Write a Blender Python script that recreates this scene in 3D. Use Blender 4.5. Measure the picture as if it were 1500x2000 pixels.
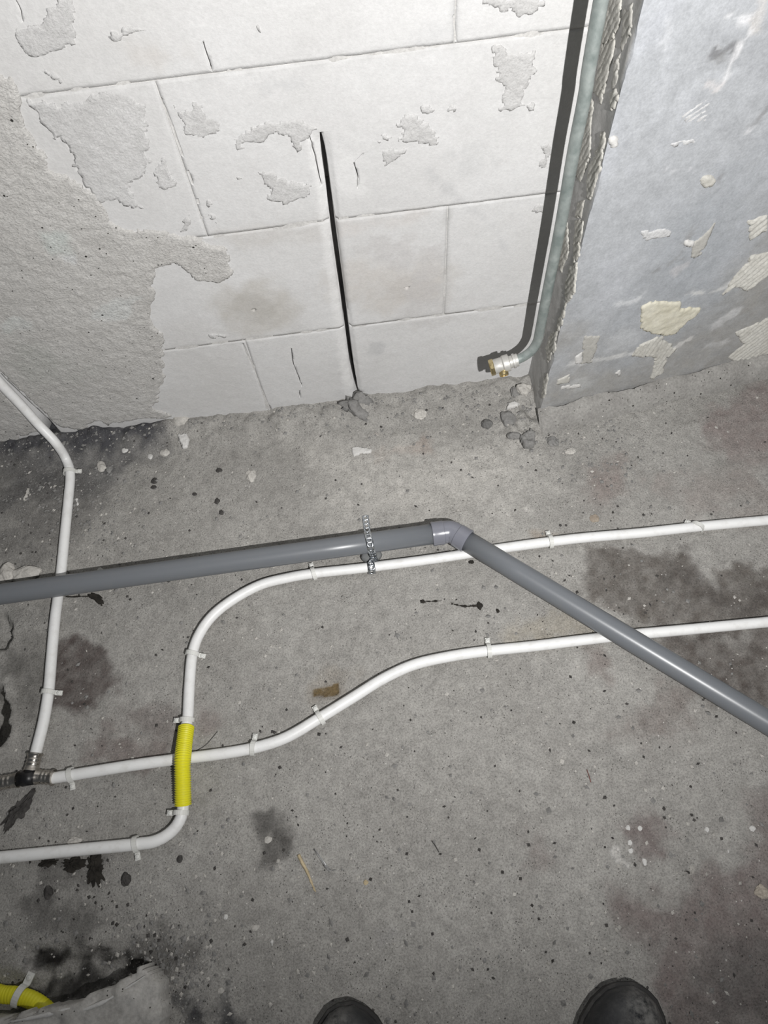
import bpy, bmesh, math, random
import numpy as np
from mathutils import Vector, Matrix

for o in list(bpy.data.objects): bpy.data.objects.remove(o)
SC = bpy.context.scene
COL = SC.collection
rnd = random.Random(7)

# ------------------------------------------------------------------ camera
F, TH, RO, YA = 1387.0, math.radians(63.084), math.radians(6.144), math.radians(-1.457)
HC = 1.04                      # phone held 1.04 m above the floor
D = 0.7229 * HC                # distance to the block wall
CAM = np.array([0.0, 0.0, HC])
def ray(px, py):
    a, b = px - 750, py - 1000
    u = a*math.cos(RO) - b*math.sin(RO); v = -a*math.sin(RO) - b*math.cos(RO)
    x, y, z = u, v*math.sin(TH) + F*math.cos(TH), v*math.cos(TH) - F*math.sin(TH)
    c, s = math.cos(YA), math.sin(YA)
    return np.array([x*c - y*s, x*s + y*c, z])
cam = bpy.data.objects.new('camera', bpy.data.cameras.new('camera')); COL.objects.link(cam)
fw = ray(750, 1000); fw /= np.linalg.norm(fw)
rt = ray(751, 1000) - ray(750, 1000); rt /= np.linalg.norm(rt)
up = np.cross(rt, fw)
cam.matrix_world = Matrix(((rt[0], up[0], -fw[0], 0), (rt[1], up[1], -fw[1], 0), (rt[2], up[2], -fw[2], HC), (0, 0, 0, 1)))
cam.data.sensor_fit = 'VERTICAL'; cam.data.sensor_height = 36; cam.data.sensor_width = 27
cam.data.lens = F / 2000 * 36; cam.data.clip_start = 0.01
SC.camera = cam

# ------------------------------------------------------------------ light
w = bpy.data.worlds.new('world'); SC.world = w; w.use_nodes = True
w.node_tree.nodes['Background'].inputs[0].default_value = (0.9, 0.95, 1, 1)
w.node_tree.nodes['Background'].inputs[1].default_value = 0.07
LPOS = (0.217, -0.22, 1.14)       # torch held right of and behind the phone
sp = bpy.data.lights.new('torch_light', 'SPOT'); sp.energy = 86; sp.spot_size = math.radians(132); sp.spot_blend = 1.0
sp.shadow_soft_size = 0.008; sp.color = (1, 0.99, 0.98)
so = bpy.data.objects.new('torch_light', sp); COL.objects.link(so); so.location = LPOS
so.rotation_euler = (Vector((0.16, 1.55, 0.0)) - Vector(LPOS)).to_track_quat('-Z', 'Y').to_euler()
vs = SC.view_settings
vs.view_transform = 'Standard'; vs.look = 'None'; vs.gamma = 1; vs.use_curve_mapping = False; vs.exposure = 0.0

# ------------------------------------------------------------------ pixel -> place
def fl(px, py, z=0.0):
    d = ray(px, py); return CAM + d*(z - HC)/d[2]
def on_y(px, py, y):
    d = ray(px, py); return CAM + d*y/d[1]
def mpp(p):                     # metres for one photo pixel at a point
    return float(np.dot(np.array(p) - CAM, fw)) / F
class Frame:
    def __init__(s, o, u, v, n): s.o, s.u, s.v, s.n = [np.array(a, float) for a in (o, u, v, n)]
    def px(s, x, y):
        d = ray(x, y); t = np.dot(s.o - CAM, s.n)/np.dot(d, s.n); p = CAM + d*t - s.o
        return np.array([np.dot(p, s.u), np.dot(p, s.v)])
    def poly(s, pts): return np.array([s.px(*p) for p in pts])
    def at(s, uv, h=0.0):
        uv = np.asarray(uv); h = np.asarray(h)
        return s.o + uv[..., :1]*s.u + uv[..., 1:2]*s.v + h[..., None]*s.n
WALL = Frame((0, D, 0), (1, 0, 0), (0, 0, 1), (0, -1, 0))
FLOOR = Frame((0, 0, 0), (1, 0, 0), (0, 1, 0), (0, 0, 1))
PCX, PCY, PHI = 0.299, 0.668, math.radians(7.5)
PFRONT = Frame((PCX, PCY, 0), (math.cos(PHI), math.sin(PHI), 0), (0, 0, 1), (math.sin(PHI), -math.cos(PHI), 0))
PLEFT = Frame((PCX, PCY, 0), (0, 1, 0), (0, 0, 1), (-1, 0, 0))

# ------------------------------------------------------------------ noise and polygons
def _h(i, j, s):
    n = (i*374761393 + j*668265263 + s*1274126177) & 0xFFFFFFFF
    n = ((n ^ (n >> 13))*1274126177) & 0xFFFFFFFF
    return ((n ^ (n >> 16)) & 0xFFFF)/65535.0
def vn(x, y, s=0):
    i = np.floor(x).astype(np.int64); j = np.floor(y).astype(np.int64)
    a, b = x - i, y - j; a = a*a*(3 - 2*a); b = b*b*(3 - 2*b)
    return (_h(i, j, s)*(1-a) + _h(i+1, j, s)*a)*(1-b) + (_h(i, j+1, s)*(1-a) + _h(i+1, j+1, s)*a)*b
def fbm(x, y, f, o=4, s=0):     # about -1..1
    r = 0; amp = 1; t = 0
    for k in range(o):
        r = r + amp*(vn(x*f + 17.3*k, y*f - 9.1*k, s + k)*2 - 1); t += amp; amp *= .5; f *= 2.03
    return r/t*1.6
def sdf(poly, P):               # signed distance, negative inside
    d = np.full(len(P), 1e9); ins = np.zeros(len(P), bool); n = len(poly)
    for i in range(n):
        a, b = poly[i], poly[(i+1) % n]; e = b - a; w_ = P - a
        t = np.clip((w_@e)/max(e@e, 1e-12), 0, 1)
        d = np.minimum(d, np.hypot(*(w_ - t[:, None]*e).T))
        c = ((a[1] <= P[:, 1]) != (b[1] <= P[:, 1]))
        xs = a[0] + (P[:, 1] - a[1])/(e[1] if abs(e[1]) > 1e-12 else 1e-12)*e[0]
        ins ^= c & (P[:, 0] < xs)
    return np.where(ins, -d, d)
def linedist(pts, P):
    d = np.full(len(P), 1e9)
    for a, b in zip(pts[:-1], pts[1:]):
        e = b - a; w_ = P - a; t = np.clip((w_@e)/max(e@e, 1e-12), 0, 1)
        d = np.minimum(d, np.hypot(*(w_ - t[:, None]*e).T))
    return d
def sst(x, a, b):
    t = np.clip((x - a)/(b - a), 0, 1); return t*t*(3 - 2*t)
def ell(cx, cy, rx, ry, n=18, rot=0):
    c, s = math.cos(rot), math.sin(rot); r = []
    for k in range(n):
        a = 2*math.pi*k/n; x, y = rx*math.cos(a), ry*math.sin(a); r.append((cx + x*c - y*s, cy + x*s + y*c))
    return r
def line_poly(pts, wd):
    pts = np.array(pts, float); L, R = [], []
    for i, p in enumerate(pts):
        t = pts[min(i+1, len(pts)-1)] - pts[max(i-1, 0)]; t /= np.linalg.norm(t); n = np.array([-t[1], t[0]])
        ww = wd[i] if hasattr(wd, '__len__') else wd
        L.append(tuple(p + n*ww/2)); R.append(tuple(p - n*ww/2))
    return L + R[::-1]
def tints(P, frame, lst):
    """stains, marks and painted-in light: list of (pixel polygon, colour, alpha, soft edge m, ragged m, ragged freq)"""
    out = np.zeros((len(P), 4)); out[:, :3] = .5
    for i, (poly, colr, al, soft, jag, fr) in enumerate(lst):
        q = frame.poly(poly); m = soft + jag + .004
        k = np.where((P[:, 0] > q[:, 0].min()-m) & (P[:, 0] < q[:, 0].max()+m) & (P[:, 1] > q[:, 1].min()-m) & (P[:, 1] < q[:, 1].max()+m))[0]
        if not len(k): continue
        S = P[k]; d = sdf(q, S) + jag*fbm(S[:, 0], S[:, 1], fr, 4, 50+i)
        a = al*(1 - sst(d, -soft, soft))*(1 + .25*fbm(S[:, 0], S[:, 1], 90, 3, 80+i))
        a = np.clip(a, 0, 1)[:, None]
        A0 = out[k, 3:4]; A = a + A0*(1-a)
        out[k, :3] = np.where(A > 1e-4, (np.array(colr)*a + out[k, :3]*A0*(1-a))/np.maximum(A, 1e-4), out[k, :3])
        out[k, 3:4] = A
    return out
def set_tint(me, T):
    at = me.color_attributes.new('tint', 'FLOAT_COLOR', 'POINT'); at.data.foreach_set('color', T.astype(np.float32).ravel())

# ------------------------------------------------------------------ objects
def mesh(name, V, Fc, mat, smooth=True):
    me = bpy.data.meshes.new(name); me.from_pydata([tuple(map(float, v)) for v in V], [], [tuple(map(int, f)) for f in Fc]); me.update()
    if mat: me.materials.append(mat)
    if smooth: me.polygons.foreach_set('use_smooth', [True]*len(me.polygons))
    return me
def link(name, me, parent=None):
    o = bpy.data.objects.new(name, me); COL.objects.link(o)
    if parent: o.parent = parent
    return o
def tag(o, label=None, cat=None, group=None, kind=None):
    if label: o['label'] = label
    if cat: o['category'] = cat
    if group: o['group'] = group
    if kind: o['kind'] = kind
    return o
def thing(name, loc, label, cat, group=None):
    o = bpy.data.objects.new(name, None); COL.objects.link(o); o.location = tuple(map(float, loc)); o.empty_display_size = .02
    return tag(o, label, cat, group)
def part(name, V, Fc, mat, root, smooth=True, label=None):
    """V in world space; root an unrotated object"""
    l = np.zeros(3); r = root
    while r is not None: l = l + np.array(r.location); r = r.parent
    o = link(name, mesh(name, np.asarray(V, float) - l, Fc, mat, smooth), root)
    if label: o['label'] = label
    return o
def solo(name, V, Fc, mat, label, cat, group=None, smooth=True):
    V = np.asarray(V, float); b = np.array([(V[:, 0].min()+V[:, 0].max())/2, (V[:, 1].min()+V[:, 1].max())/2, V[:, 2].min()])
    o = link(name, mesh(name, V - b, Fc, mat, smooth)); o.location = tuple(b)
    return tag(o, label, cat, group)
def sharp(o, ang=35):
    me = o.data; bm = bmesh.new(); bm.from_mesh(me)
    for e in bm.edges: e.smooth = e.calc_face_angle(0) < math.radians(ang)
    bm.to_mesh(me); bm.free(); return o
def smooth_path(pts, step=.006):
    P = np.array(pts, float); out = []
    for i in range(len(P)-1):
        p0, p1, p2, p3 = P[max(i-1, 0)], P[i], P[i+1], P[min(i+2, len(P)-1)]
        n = max(2, int(np.linalg.norm(p2-p1)/step))
        for k in range(n):
            t = k/n
            out.append(.5*(2*p1 + (p2-p0)*t + (2*p0-5*p1+4*p2-p3)*t*t + (3*p1-p0-3*p2+p3)*t**3))
    out.append(P[-1]); return np.array(out)
def tube(path, rad, n=16, caps=True):
    P = np.asarray(path, float); m = len(P); rad = np.broadcast_to(rad, (m,))
    T = np.gradient(P, axis=0); T /= np.linalg.norm(T, axis=1)[:, None]
    ref = np.array([0, 0, 1.]) if abs(T[0][2]) < .9 else np.array([1., 0, 0])
    a = np.cross(T[0], ref); a /= np.linalg.norm(a); V = []
    for i in range(m):
        a = a - T[i]*np.dot(a, T[i]); a /= np.linalg.norm(a); b = np.cross(T[i], a)
        for k in range(n):
            th = 2*math.pi*k/n; V.append(P[i] + rad[i]*(math.cos(th)*a + math.sin(th)*b))
    Fc = [(i*n+k, i*n+(k+1) % n, (i+1)*n+(k+1) % n, (i+1)*n+k) for i in range(m-1) for k in range(n)]
    if caps: Fc += [tuple(range(n))[::-1], tuple(range((m-1)*n, m*n))]
    return np.array(V), Fc
def lathe(p0, axis, prof, n=28):
    """prof: list of (distance along axis, radius); closed loops allowed"""
    axis = np.array(axis, float); axis /= np.linalg.norm(axis)
    ref = np.array([0, 0, 1.]) if abs(axis[2]) < .9 else np.array([1., 0, 0])
    a = np.cross(axis, ref); a /= np.linalg.norm(a); b = np.cross(axis, a); V = []
    for t, r in prof:
        for k in range(n):
            th = 2*math.pi*k/n; V.append(np.array(p0) + axis*t + r*(math.cos(th)*a + math.sin(th)*b))
    m = len(prof)
    return np.array(V), [(i*n+k, i*n+(k+1) % n, (i+1)*n+(k+1) % n, (i+1)*n+k) for i in range(m-1) for k in range(n)]
def join(*ms):
    V, Fc = [], []; o = 0
    for v, f in ms: V.append(np.asarray(v)); Fc += [tuple(i+o for i in q) for q in f]; o += len(v)
    return np.concatenate(V), Fc
def boxm(lo, hi):
    x0, y0, z0 = lo; x1, y1, z1 = hi
    V = np.array([(x0,y0,z0),(x1,y0,z0),(x1,y1,z0),(x0,y1,z0),(x0,y0,z1),(x1,y0,z1),(x1,y1,z1),(x0,y1,z1)])
    return V, [(0,3,2,1),(4,5,6,7),(0,1,5,4),(1,2,6,5),(2,3,7,6),(3,0,4,7)]

# ------------------------------------------------------------------ materials
class NT:
    def __init__(s, name):
        s.m = bpy.data.materials.new(name); s.m.use_nodes = True; s.t = s.m.node_tree; s.b = s.t.nodes['Principled BSDF']
        s.co = s.t.nodes.new('ShaderNodeTexCoord').outputs['Object']
    def n(s, ty, **k):
        q = s.t.nodes.new('ShaderNode'+ty)
        for a, b in k.items(): setattr(q, a, b)
        return q
    def l(s, a, b): s.t.links.new(a, b)
    def noise(s, sc, det=4, rough=.6, dist=0):
        q = s.n('TexNoise'); q.inputs['Scale'].default_value = sc; q.inputs['Detail'].default_value = det
        q.inputs['Roughness'].default_value = rough; q.inputs['Distortion'].default_value = dist; s.l(s.co, q.inputs['Vector']); return q.outputs['Fac']
    def ramp(s, f, stops):
        q = s.n('ValToRGB'); e = q.color_ramp.elements
        while len(e) < len(stops): e.new(.5)
        for x, (p, c) in zip(e, stops): x.position = p; x.color = (c, c, c, 1) if not hasattr(c, '__len__') else (*c, 1)
        s.l(f, q.inputs[0]); return q.outputs[0]
    def mix(s, f, a, b, bt='MIX'):
        q = s.n('Mix', data_type='RGBA', blend_type=bt)
        for sock, v in ((q.inputs[0], f), (q.inputs[6], a), (q.inputs[7], b)):
            if hasattr(v, 'is_output') or isinstance(v, bpy.types.NodeSocket): s.l(v, sock)
            elif hasattr(v, '__len__'): sock.default_value = (*v, 1)
            else: sock.default_value = v
        return q.outputs[2]
    def math(s, op, a, b=0.0):
        q = s.n('Math', operation=op)
        for i, v in enumerate((a, b)):
            if isinstance(v, bpy.types.NodeSocket): s.l(v, q.inputs[i])
            else: q.inputs[i].default_value = v
        return q.outputs[0]
    def dots(s, sc, r, thr):     # scattered dots: 1 inside a dot
        q = s.n('TexVoronoi'); q.inputs['Scale'].default_value = sc; s.l(s.co, q.inputs['Vector'])
        d = s.math('LESS_THAN', q.outputs['Distance'], r)
        sep = s.n('SeparateColor'); s.l(q.outputs['Color'], sep.inputs[0])
        return s.math('MULTIPLY', d, s.math('GREATER_THAN', sep.outputs[0], thr))
    def bump(s, hs, dist=.001):
        nrm = None
        for h, st in hs:
            q = s.n('Bump'); q.inputs['Strength'].default_value = st; q.inputs['Distance'].default_value = dist; s.l(h, q.inputs['Height'])
            if nrm: s.l(nrm, q.inputs['Normal'])
            nrm = q.outputs[0]
        s.l(nrm, s.b.inputs['Normal'])
    def tint(s, c):
        q = s.n('Attribute', attribute_name='tint'); return s.mix(q.outputs['Alpha'], c, q.outputs['Color'])
    def done(s, c, rough, metal=0, spec=.5):
        if isinstance(c, bpy.types.NodeSocket): s.l(c, s.b.inputs['Base Color'])
        else: s.b.inputs['Base Color'].default_value = (*c, 1)
        if isinstance(rough, bpy.types.NodeSocket): s.l(rough, s.b.inputs['Roughness'])
        else: s.b.inputs['Roughness'].default_value = rough
        s.b.inputs['Metallic'].default_value = metal; s.b.inputs['Specular IOR Level'].default_value = spec
        return s.m
def mineral(name, c0, c1, sc=12, fine=250, fstr=.35, dark=0, white=0, tint=False, bumps=((300, .5), (70, .5)), bd=.001, rough=.9):
    t = NT(name); c = t.ramp(t.noise(sc, 5), [(.3, c0), (.7, c1)])
    g = t.ramp(t.noise(fine, 3, .7), [(.25, 1-fstr), (.75, 1+fstr*.35)])
    if tint: c = t.tint(c)
    c = t.mix(1, c, g, 'MULTIPLY')
    if dark:
        c = t.mix(t.dots(95, .16, 1-dark), c, (.035, .033, .03)); c = t.mix(t.dots(210, .2, 1-dark), c, (.06, .057, .05))
    if white:
        c = t.mix(t.dots(130, .15, 1-white), c, (.62, .6, .56))
    t.bump([(t.noise(f, 4, .65), s_) for f, s_ in bumps], bd)
    return t.done(c, rough, 0, .25)
M = {}
def floor_mat():
    t = NT('floor_concrete'); c = t.ramp(t.noise(7, 6, .62), [(.3, (.325, .313, .292)), (.7, (.42, .407, .382))]); c = t.tint(c)
    c = t.mix(1, c, t.ramp(t.noise(55, 5, .7), [(.3, .80), (.7, 1.10)]), 'MULTIPLY')
    c = t.mix(1, c, t.ramp(t.noise(420, 4, .75), [(.3, .55), (.55, 1.0), (.75, 1.18)]), 'MULTIPLY')
    dn = t.ramp(t.noise(25, 3), [(.45, 0.), (.6, 1.)])
    for sc, rr_, th in ((110, .10, .93), (230, .19, .74), (420, .24, .68)):
        c = t.mix(t.math('MULTIPLY', t.dots(sc, rr_, th), t.math('ADD', t.math('MULTIPLY', dn, .75), .15)), c, (.06, .056, .05))
    c = t.mix(t.math('MULTIPLY', t.dots(160, .14, .93), .8), c, (.62, .6, .57))
    t.bump([(t.noise(420, 4, .7), .8), (t.noise(90, 4, .65), .6), (t.noise(25, 3), .4)], .002)
    return t.done(c, .9, 0, .2)
M['floor'] = floor_mat()
M['block'] = mineral('aerated_block', (.545, .54, .533), (.60, .597, .593), 10, 260, .10, 0, 0, True, ((350, .35), (50, .35)), .0012)
M['mortar'] = mineral('joint_mortar', (.50, .49, .475), (.60, .59, .57), 40, 300, .25)
M['residue'] = mineral('plaster_residue', (.48, .474, .466), (.56, .555, .548), 30, 380, .2, 0, 0, False, ((330, .8), (140, .6)), .0014)
M['plaster'] = mineral('rough_plaster', (.50, .487, .465), (.58, .568, .547), 16, 380, .3, .06, 0, True, ((380, .9), (170, .8)), .0018)
def render_mat():
    t = NT('grey_render'); c = t.ramp(t.noise(9, 6, .65, .6), [(.3, (.335, .345, .36)), (.5, (.40, .412, .428)), (.7, (.455, .468, .492))]); c = t.tint(c)
    c = t.mix(1, c, t.ramp(t.noise(70, 5, .75), [(.3, .86), (.7, 1.10)]), 'MULTIPLY')
    c = t.mix(1, c, t.ramp(t.noise(330, 4, .75), [(.3, .84), (.7, 1.08)]), 'MULTIPLY')
    t.bump([(t.noise(260, 4), .3), (t.noise(45, 4), .35)], .001); return t.done(c, .72, 0, .3)
M['render'] = render_mat()
M['scuff'] = mineral('white_scuff', (.53, .53, .53), (.62, .62, .62), 60, 300, .3)
M['adhesive'] = mineral('tile_adhesive', (.50, .485, .44), (.58, .57, .53), 30, 260, .25)
M['adhesive_y'] = mineral('yellow_adhesive', (.56, .53, .42), (.66, .635, .54), 40, 220, .15)
M['adhesive_g'] = mineral('grey_adhesive', (.40, .39, .36), (.47, .46, .43), 30, 260, .2)
M['chalk'] = mineral('white_plaster', (.55, .54, .52), (.66, .65, .63), 40, 300, .15)
M['stone'] = mineral('broken_concrete', (.20, .197, .19), (.29, .283, .272), 60, 300, .3)
M['stone_d'] = mineral('dark_stone', (.045, .042, .04), (.09, .085, .08), 80, 300, .3)
M['stone_p'] = mineral('pale_stone', (.46, .44, .41), (.56, .54, .5), 60, 300, .3)
M['soot'] = mineral('black_residue', (.018, .016, .014), (.04, .036, .03), 90, 300, .3)
def plastic(name, c, rough, dirt=.0, dcol=(.4, .37, .32), bumpv=.0):
    t = NT(name); cc = t.mix(t.math('MULTIPLY', t.ramp(t.noise(60, 5, .7), [(.5, 0.), (.8, 1.)]), dirt), c, dcol)
    if bumpv: t.bump([(t.noise(300, 3), bumpv)], .0005)
    return t.done(cc, rough)
M['pex'] = plastic('white_pipe_plastic', (.80, .80, .79), .42, .35)
M['clip'] = plastic('clip_plastic', (.66, .66, .63), .5, .3)
M['pvc'] = plastic('grey_pvc', (.155, .165, .178), .33, .12, (.25, .24, .22), .05)
M['pvc_l'] = plastic('grey_pvc_elbow', (.19, .195, .225), .25, .1, (.25, .24, .22))
M['yellow'] = plastic('yellow_conduit', (.70, .66, .02), .45, .2, (.4, .38, .1))
M['black_plastic'] = plastic('black_plastic', (.012, .012, .013), .4, .2, (.06, .055, .05))
M['hole'] = plastic('dark_bore', (.01, .01, .01), .9)
M['rubber'] = plastic('grey_rubber', (.16, .165, .165), .7, .3)
def metal(name, c, rough, c2=None, sc=60, m=1.0):
    t = NT(name); cc = t.mix(t.ramp(t.noise(sc, 5, .65), [(.35, 0.), (.7, 1.)]), c, c2 or c)
    return t.done(cc, t.ramp(t.noise(sc*2, 3), [(.3, rough*.8), (.7, min(1, rough*1.4))]), m)
M['galv'] = metal('galvanised_pipe_paint', (.20, .235, .225), .5, (.36, .39, .375), 45, .25)
M['zinc'] = metal('zinc_strip', (.66, .69, .72), .26, (.5, .53, .56), 120)
M['steel'] = metal('press_sleeve_steel', (.62, .59, .55), .25, (.4, .37, .33), 120)
M['brass'] = metal('brass', (.78, .64, .34), .3, (.6, .5, .3), 120)
M['nickel'] = metal('dusty_nickel', (.62, .61, .58), .5, (.5, .49, .46), 80, .45)
M['wood'] = mineral('pale_wood', (.42, .34, .21), (.55, .46, .31), 90, 200, .2)
def leather():
    t = NT('black_leather'); a = t.n('Attribute', attribute_name='tint')
    c = t.mix(t.ramp(t.noise(120, 5, .7), [(.45, 0.), (.8, .25)]), (.010, .011, .013), (.09, .09, .088))
    g = t.math('MULTIPLY', a.outputs['Alpha'], t.ramp(t.noise(90, 5, .75), [(.35, 0.), (.6, 1.)]))
    c = t.mix(g, c, a.outputs['Color']); t.bump([(t.noise(260, 4), .4), (t.noise(40, 3), .3)], .001)
    return t.done(c, .42)
M['leather'] = leather()
M['sole'] = plastic('sole_rubber', (.018, .017, .016), .75, .5, (.12, .11, .1), .4)
M['lace'] = plastic('lace_fabric', (.012, .012, .012), .9)
def film():
    t = NT('clear_film'); t.b.inputs['Transmission Weight'].default_value = .8; return t.done((.85, .85, .85), .25)
M['film'] = film()

# ------------------------------------------------------------------ floor
floor_marks = [
 ([(0,800),(110,790),(230,790),(330,800),(330,862),(230,880),(120,890),(0,905)], (.06,.06,.068), .9, .012, .02, 40),
 ([(0,868),(110,838),(230,832),(330,846),(330,880),(280,905),(180,960),(60,985),(0,1000)], (.085,.085,.09), .62, .02, .02, 25),
 ([(0,900),(150,930),(220,950),(150,1060),(60,1110),(0,1100)], (.13,.125,.12), .55, .03, .03, 25),
 ([(110,1262),(145,1252),(215,1265),(225,1310),(240,1325),(235,1350),(195,1368),(172,1392),(140,1395),(105,1380),(95,1320)], (.085,.065,.06), .75, .008, .012, 40),
 ([(10,1270),(90,1265),(95,1360),(60,1400),(20,1380)], (.12,.115,.105), .55, .02, .02, 40),
 ([(160,1430),(250,1420),(330,1440),(330,1490),(240,1500),(170,1480)], (.165,.125,.115), .55, .015, .02, 40),
 ([(385,1370),(430,1385),(440,1420),(400,1440),(380,1410)], (.19,.14,.13), .4, .015, .015, 40),
 ([(230,1380),(330,1375),(350,1440),(280,1430)], (.17,.14,.13), .5, .015, .015, 40),
 ([(1152,1070),(1200,1065),(1240,1076),(1290,1079),(1335,1079),(1360,1105),(1370,1135),(1395,1140),(1400,1110),(1450,1104),(1480,1118),(1520,1108),(1520,1230),(1380,1235),(1320,1215),(1250,1200),(1180,1190),(1140,1150)], (.115,.10,.088), .72, .008, .012, 40),
 ([(1300,1225),(1400,1240),(1520,1225),(1520,1390),(1450,1390),(1360,1340),(1300,1270)], (.085,.07,.062), .75, .02, .02, 30),
 ([(1330,1075),(1360,1105),(1370,1140),(1460,1170),(1500,1130),(1520,1200),(1400,1200),(1300,1130)], (.075,.065,.06), .5, .02, .02, 40),
 ([(1180,1235),(1260,1200),(1300,1290),(1240,1270)], (.13,.115,.10), .6, .015, .015, 40),
 ([(1150,1270),(1200,1285),(1190,1330),(1150,1320)], (.21,.165,.15), .5, .015, .015, 40),
 ([(1240,1380),(1330,1330),(1360,1420),(1280,1440),(1240,1450),(1200,1430)], (.20,.165,.15), .5, .02, .02, 40),
 ([(1380,830),(1420,780),(1520,755),(1520,890),(1440,900),(1390,880)], (.25,.20,.188), .6, .02, .02, 40),
 ([(1140,920),(1220,900),(1230,950),(1180,990),(1150,980)], (.27,.215,.195), .5, .02, .02, 40),
 ([(1300,940),(1480,900),(1520,1000),(1340,1005)], (.29,.25,.23), .45, .03, .03, 30),
 ([(1010,1205),(1110,1200),(1180,1215),(1180,1240),(1050,1255),(990,1250)], (.38,.34,.27), .5, .015, .015, 40),
 ([(1040,1040),(1110,1035),(1110,1050),(1050,1055)], (.37,.31,.25), .5, .008, .01, 40),
 ([(500,1592),(530,1580),(555,1620),(580,1660),(545,1670),(530,1690),(505,1695),(510,1640)], (.085,.08,.075), .7, .01, .012, 45),
 ([(611,1342),(634,1340),(660,1338),(662,1357),(650,1361),(630,1357),(613,1358)], (.135,.085,.02), 1.0, .001, .003, 120),
 ([(600,1320),(680,1320),(690,1370),(600,1372)], (.24,.20,.15), .35, .02, .02, 40),
 ([(60,1870),(160,1855),(240,1868),(230,1880),(130,1885),(75,1882)], (.028,.026,.024), .85, .006, .012, 60),
 ([(60,1760),(150,1740),(200,1790),(160,1830),(80,1810)], (.08,.077,.072), .55, .03, .03, 40),
 ([(80,1900),(140,1880),(220,1890),(260,1870),(310,1900),(290,1930),(180,1965),(100,1960),(65,1935)], (.05,.048,.045), .85, .01, .02, 50),
 ([(250,1830),(340,1820),(400,1850),(400,1900),(310,1930),(260,1890)], (.10,.095,.088), .6, .02, .02, 50),
 ([(350,1960),(430,1950),(470,1985),(450,2010),(350,2010)], (.06,.06,.065), .75, .01, .02, 50),
 ([(70,1680),(200,1680),(200,1720),(160,1730),(100,1725)], (.09,.085,.08), .5, .015, .02, 50),
 ([(1210,1620),(1250,1600),(1300,1615),(1280,1660),(1230,1650)], (.16,.12,.115), .6, .015, .015, 50),
 ([(1020,1640),(1060,1630),(1060,1680),(1030,1690)], (.19,.15,.14), .5, .015, .015, 50),
 ([(1220,1780),(1330,1770),(1420,1700),(1500,1640),(1540,1660),(1540,2020),(1320,2020),(1300,1900),(1240,1830)], (.19,.15,.142), .65, .02, .03, 25),
 ([(1380,1850),(1460,1830),(1540,1900),(1540,2020),(1360,2010)], (.16,.15,.143), .6, .02, .03, 30),
 ([(1460,1540),(1520,1530),(1520,1640),(1470,1620)], (.19,.155,.145), .6, .02, .02, 30),
 ([(1195,1652),(1210,1650),(1214,1670),(1228,1692),(1222,1698),(1205,1680),(1198,1665)], (.62,.60,.57), .8, .001, .004, 120),
 ([(1345,1688),(1356,1688),(1354,1705),(1346,1708)], (.60,.57,.52), .75, .002, .003, 120),
 ([(735,1812),(765,1805),(775,1830),(750,1845)], (.36,.35,.34), .5, .006, .01, 90),
 ([(1026,985),(1040,985),(1040,1000),(1028,1000)], (.55,.53,.5), .6, .002, .004, 120),
 ([(745,868),(830,862),(840,880),(770,895),(735,905)], (.36,.27,.22), .4, .012, .02, 50),
 ([(400,1235),(430,1180),(520,1180),(480,1260)], (.31,.295,.27), .3, .03, .03, 30),
 ([(600,870),(1000,870),(1100,960),(900,1020),(650,1000)], (.54,.52,.485), .7, .06, .04, 20),  # dusty floor, painted paler to stand in for light bounced off the wall
]
HOLE = FLOOR.poly([(-70,1340),(6,1345),(14,1380),(16,1420),(8,1450),(-10,1465),(-70,1470)])
HOLE2 = FLOOR.poly([(-60,1200),(4,1198),(16,1215),(20,1240),(8,1262),(-60,1270)])
BROWN = FLOOR.poly([(611,1342),(634,1340),(660,1338),(662,1357),(650,1361),(630,1357),(613,1358)])
PITL = FLOOR.poly([(60,1868),(240,1865),(330,1880),(300,1930),(150,1970),(-60,1975),(-60,1930),(60,1905)])
RUB = FLOOR.poly([(1000,760),(1040,745),(1062,850),(1020,880),(985,850),(980,800)])
def zf(P):
    x, y = P[:, 0], P[:, 1]
    z = .0022*fbm(x, y, 5, 4, 1) + .0010*fbm(x, y, 40, 3, 5) + .0005*fbm(x, y, 160, 2, 9)
    left = sst(-x, .34, .44)
    z = z + (1-left)*sst(y, .68, .745)*(.016 + .007*fbm(x, y, 35, 3, 14))*(x < .3) + left*sst(y, .69, .745)*(.022 + .010*fbm(x, y, 35, 3, 14))
    z = z + .0020*np.maximum(0, fbm(x, y, 60, 3, 31))*sst(y, .5, .72)
    def near(poly, m): return np.where((x > poly[:, 0].min()-m) & (x < poly[:, 0].max()+m) & (y > poly[:, 1].min()-m) & (y < poly[:, 1].max()+m))[0]
    for poly, dep, soft in ((HOLE, -.09, .006), (HOLE2, -.02, .006), (BROWN, -.004, .002), (PITL, -.016, .02)):
        k = near(poly, .05)
        if len(k):
            d = sdf(poly, P[k]) + .004*fbm(x[k], y[k], 60, 3, 3); z[k] += dep*(1-sst(d, -soft, soft))
            if dep < -.03: z[k] += .008*np.exp(-(np.maximum(d, 0)/.018)**2)*(d > 0)
    k = near(RUB, .03)
    if len(k):
        d = sdf(RUB, P[k]); z[k] += (.006 + .008*fbm(x[k], y[k], 55, 3, 8))*(1-sst(d, -.01, .01))
    return z
def zat(x, y): return float(zf(np.array([[x, y]], float))[0])
xs = np.concatenate([np.linspace(-1.6, -.76, 26), np.arange(-.73, .80, .003), np.linspace(.83, 1.6, 24)])
ys = np.concatenate([np.linspace(-1.3, -.28, 30), np.arange(-.25, .84, .003)])
X, Y = np.meshgrid(xs, ys); P = np.stack([X.ravel(), Y.ravel()], 1)
nx, ny = len(xs), len(ys)
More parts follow.
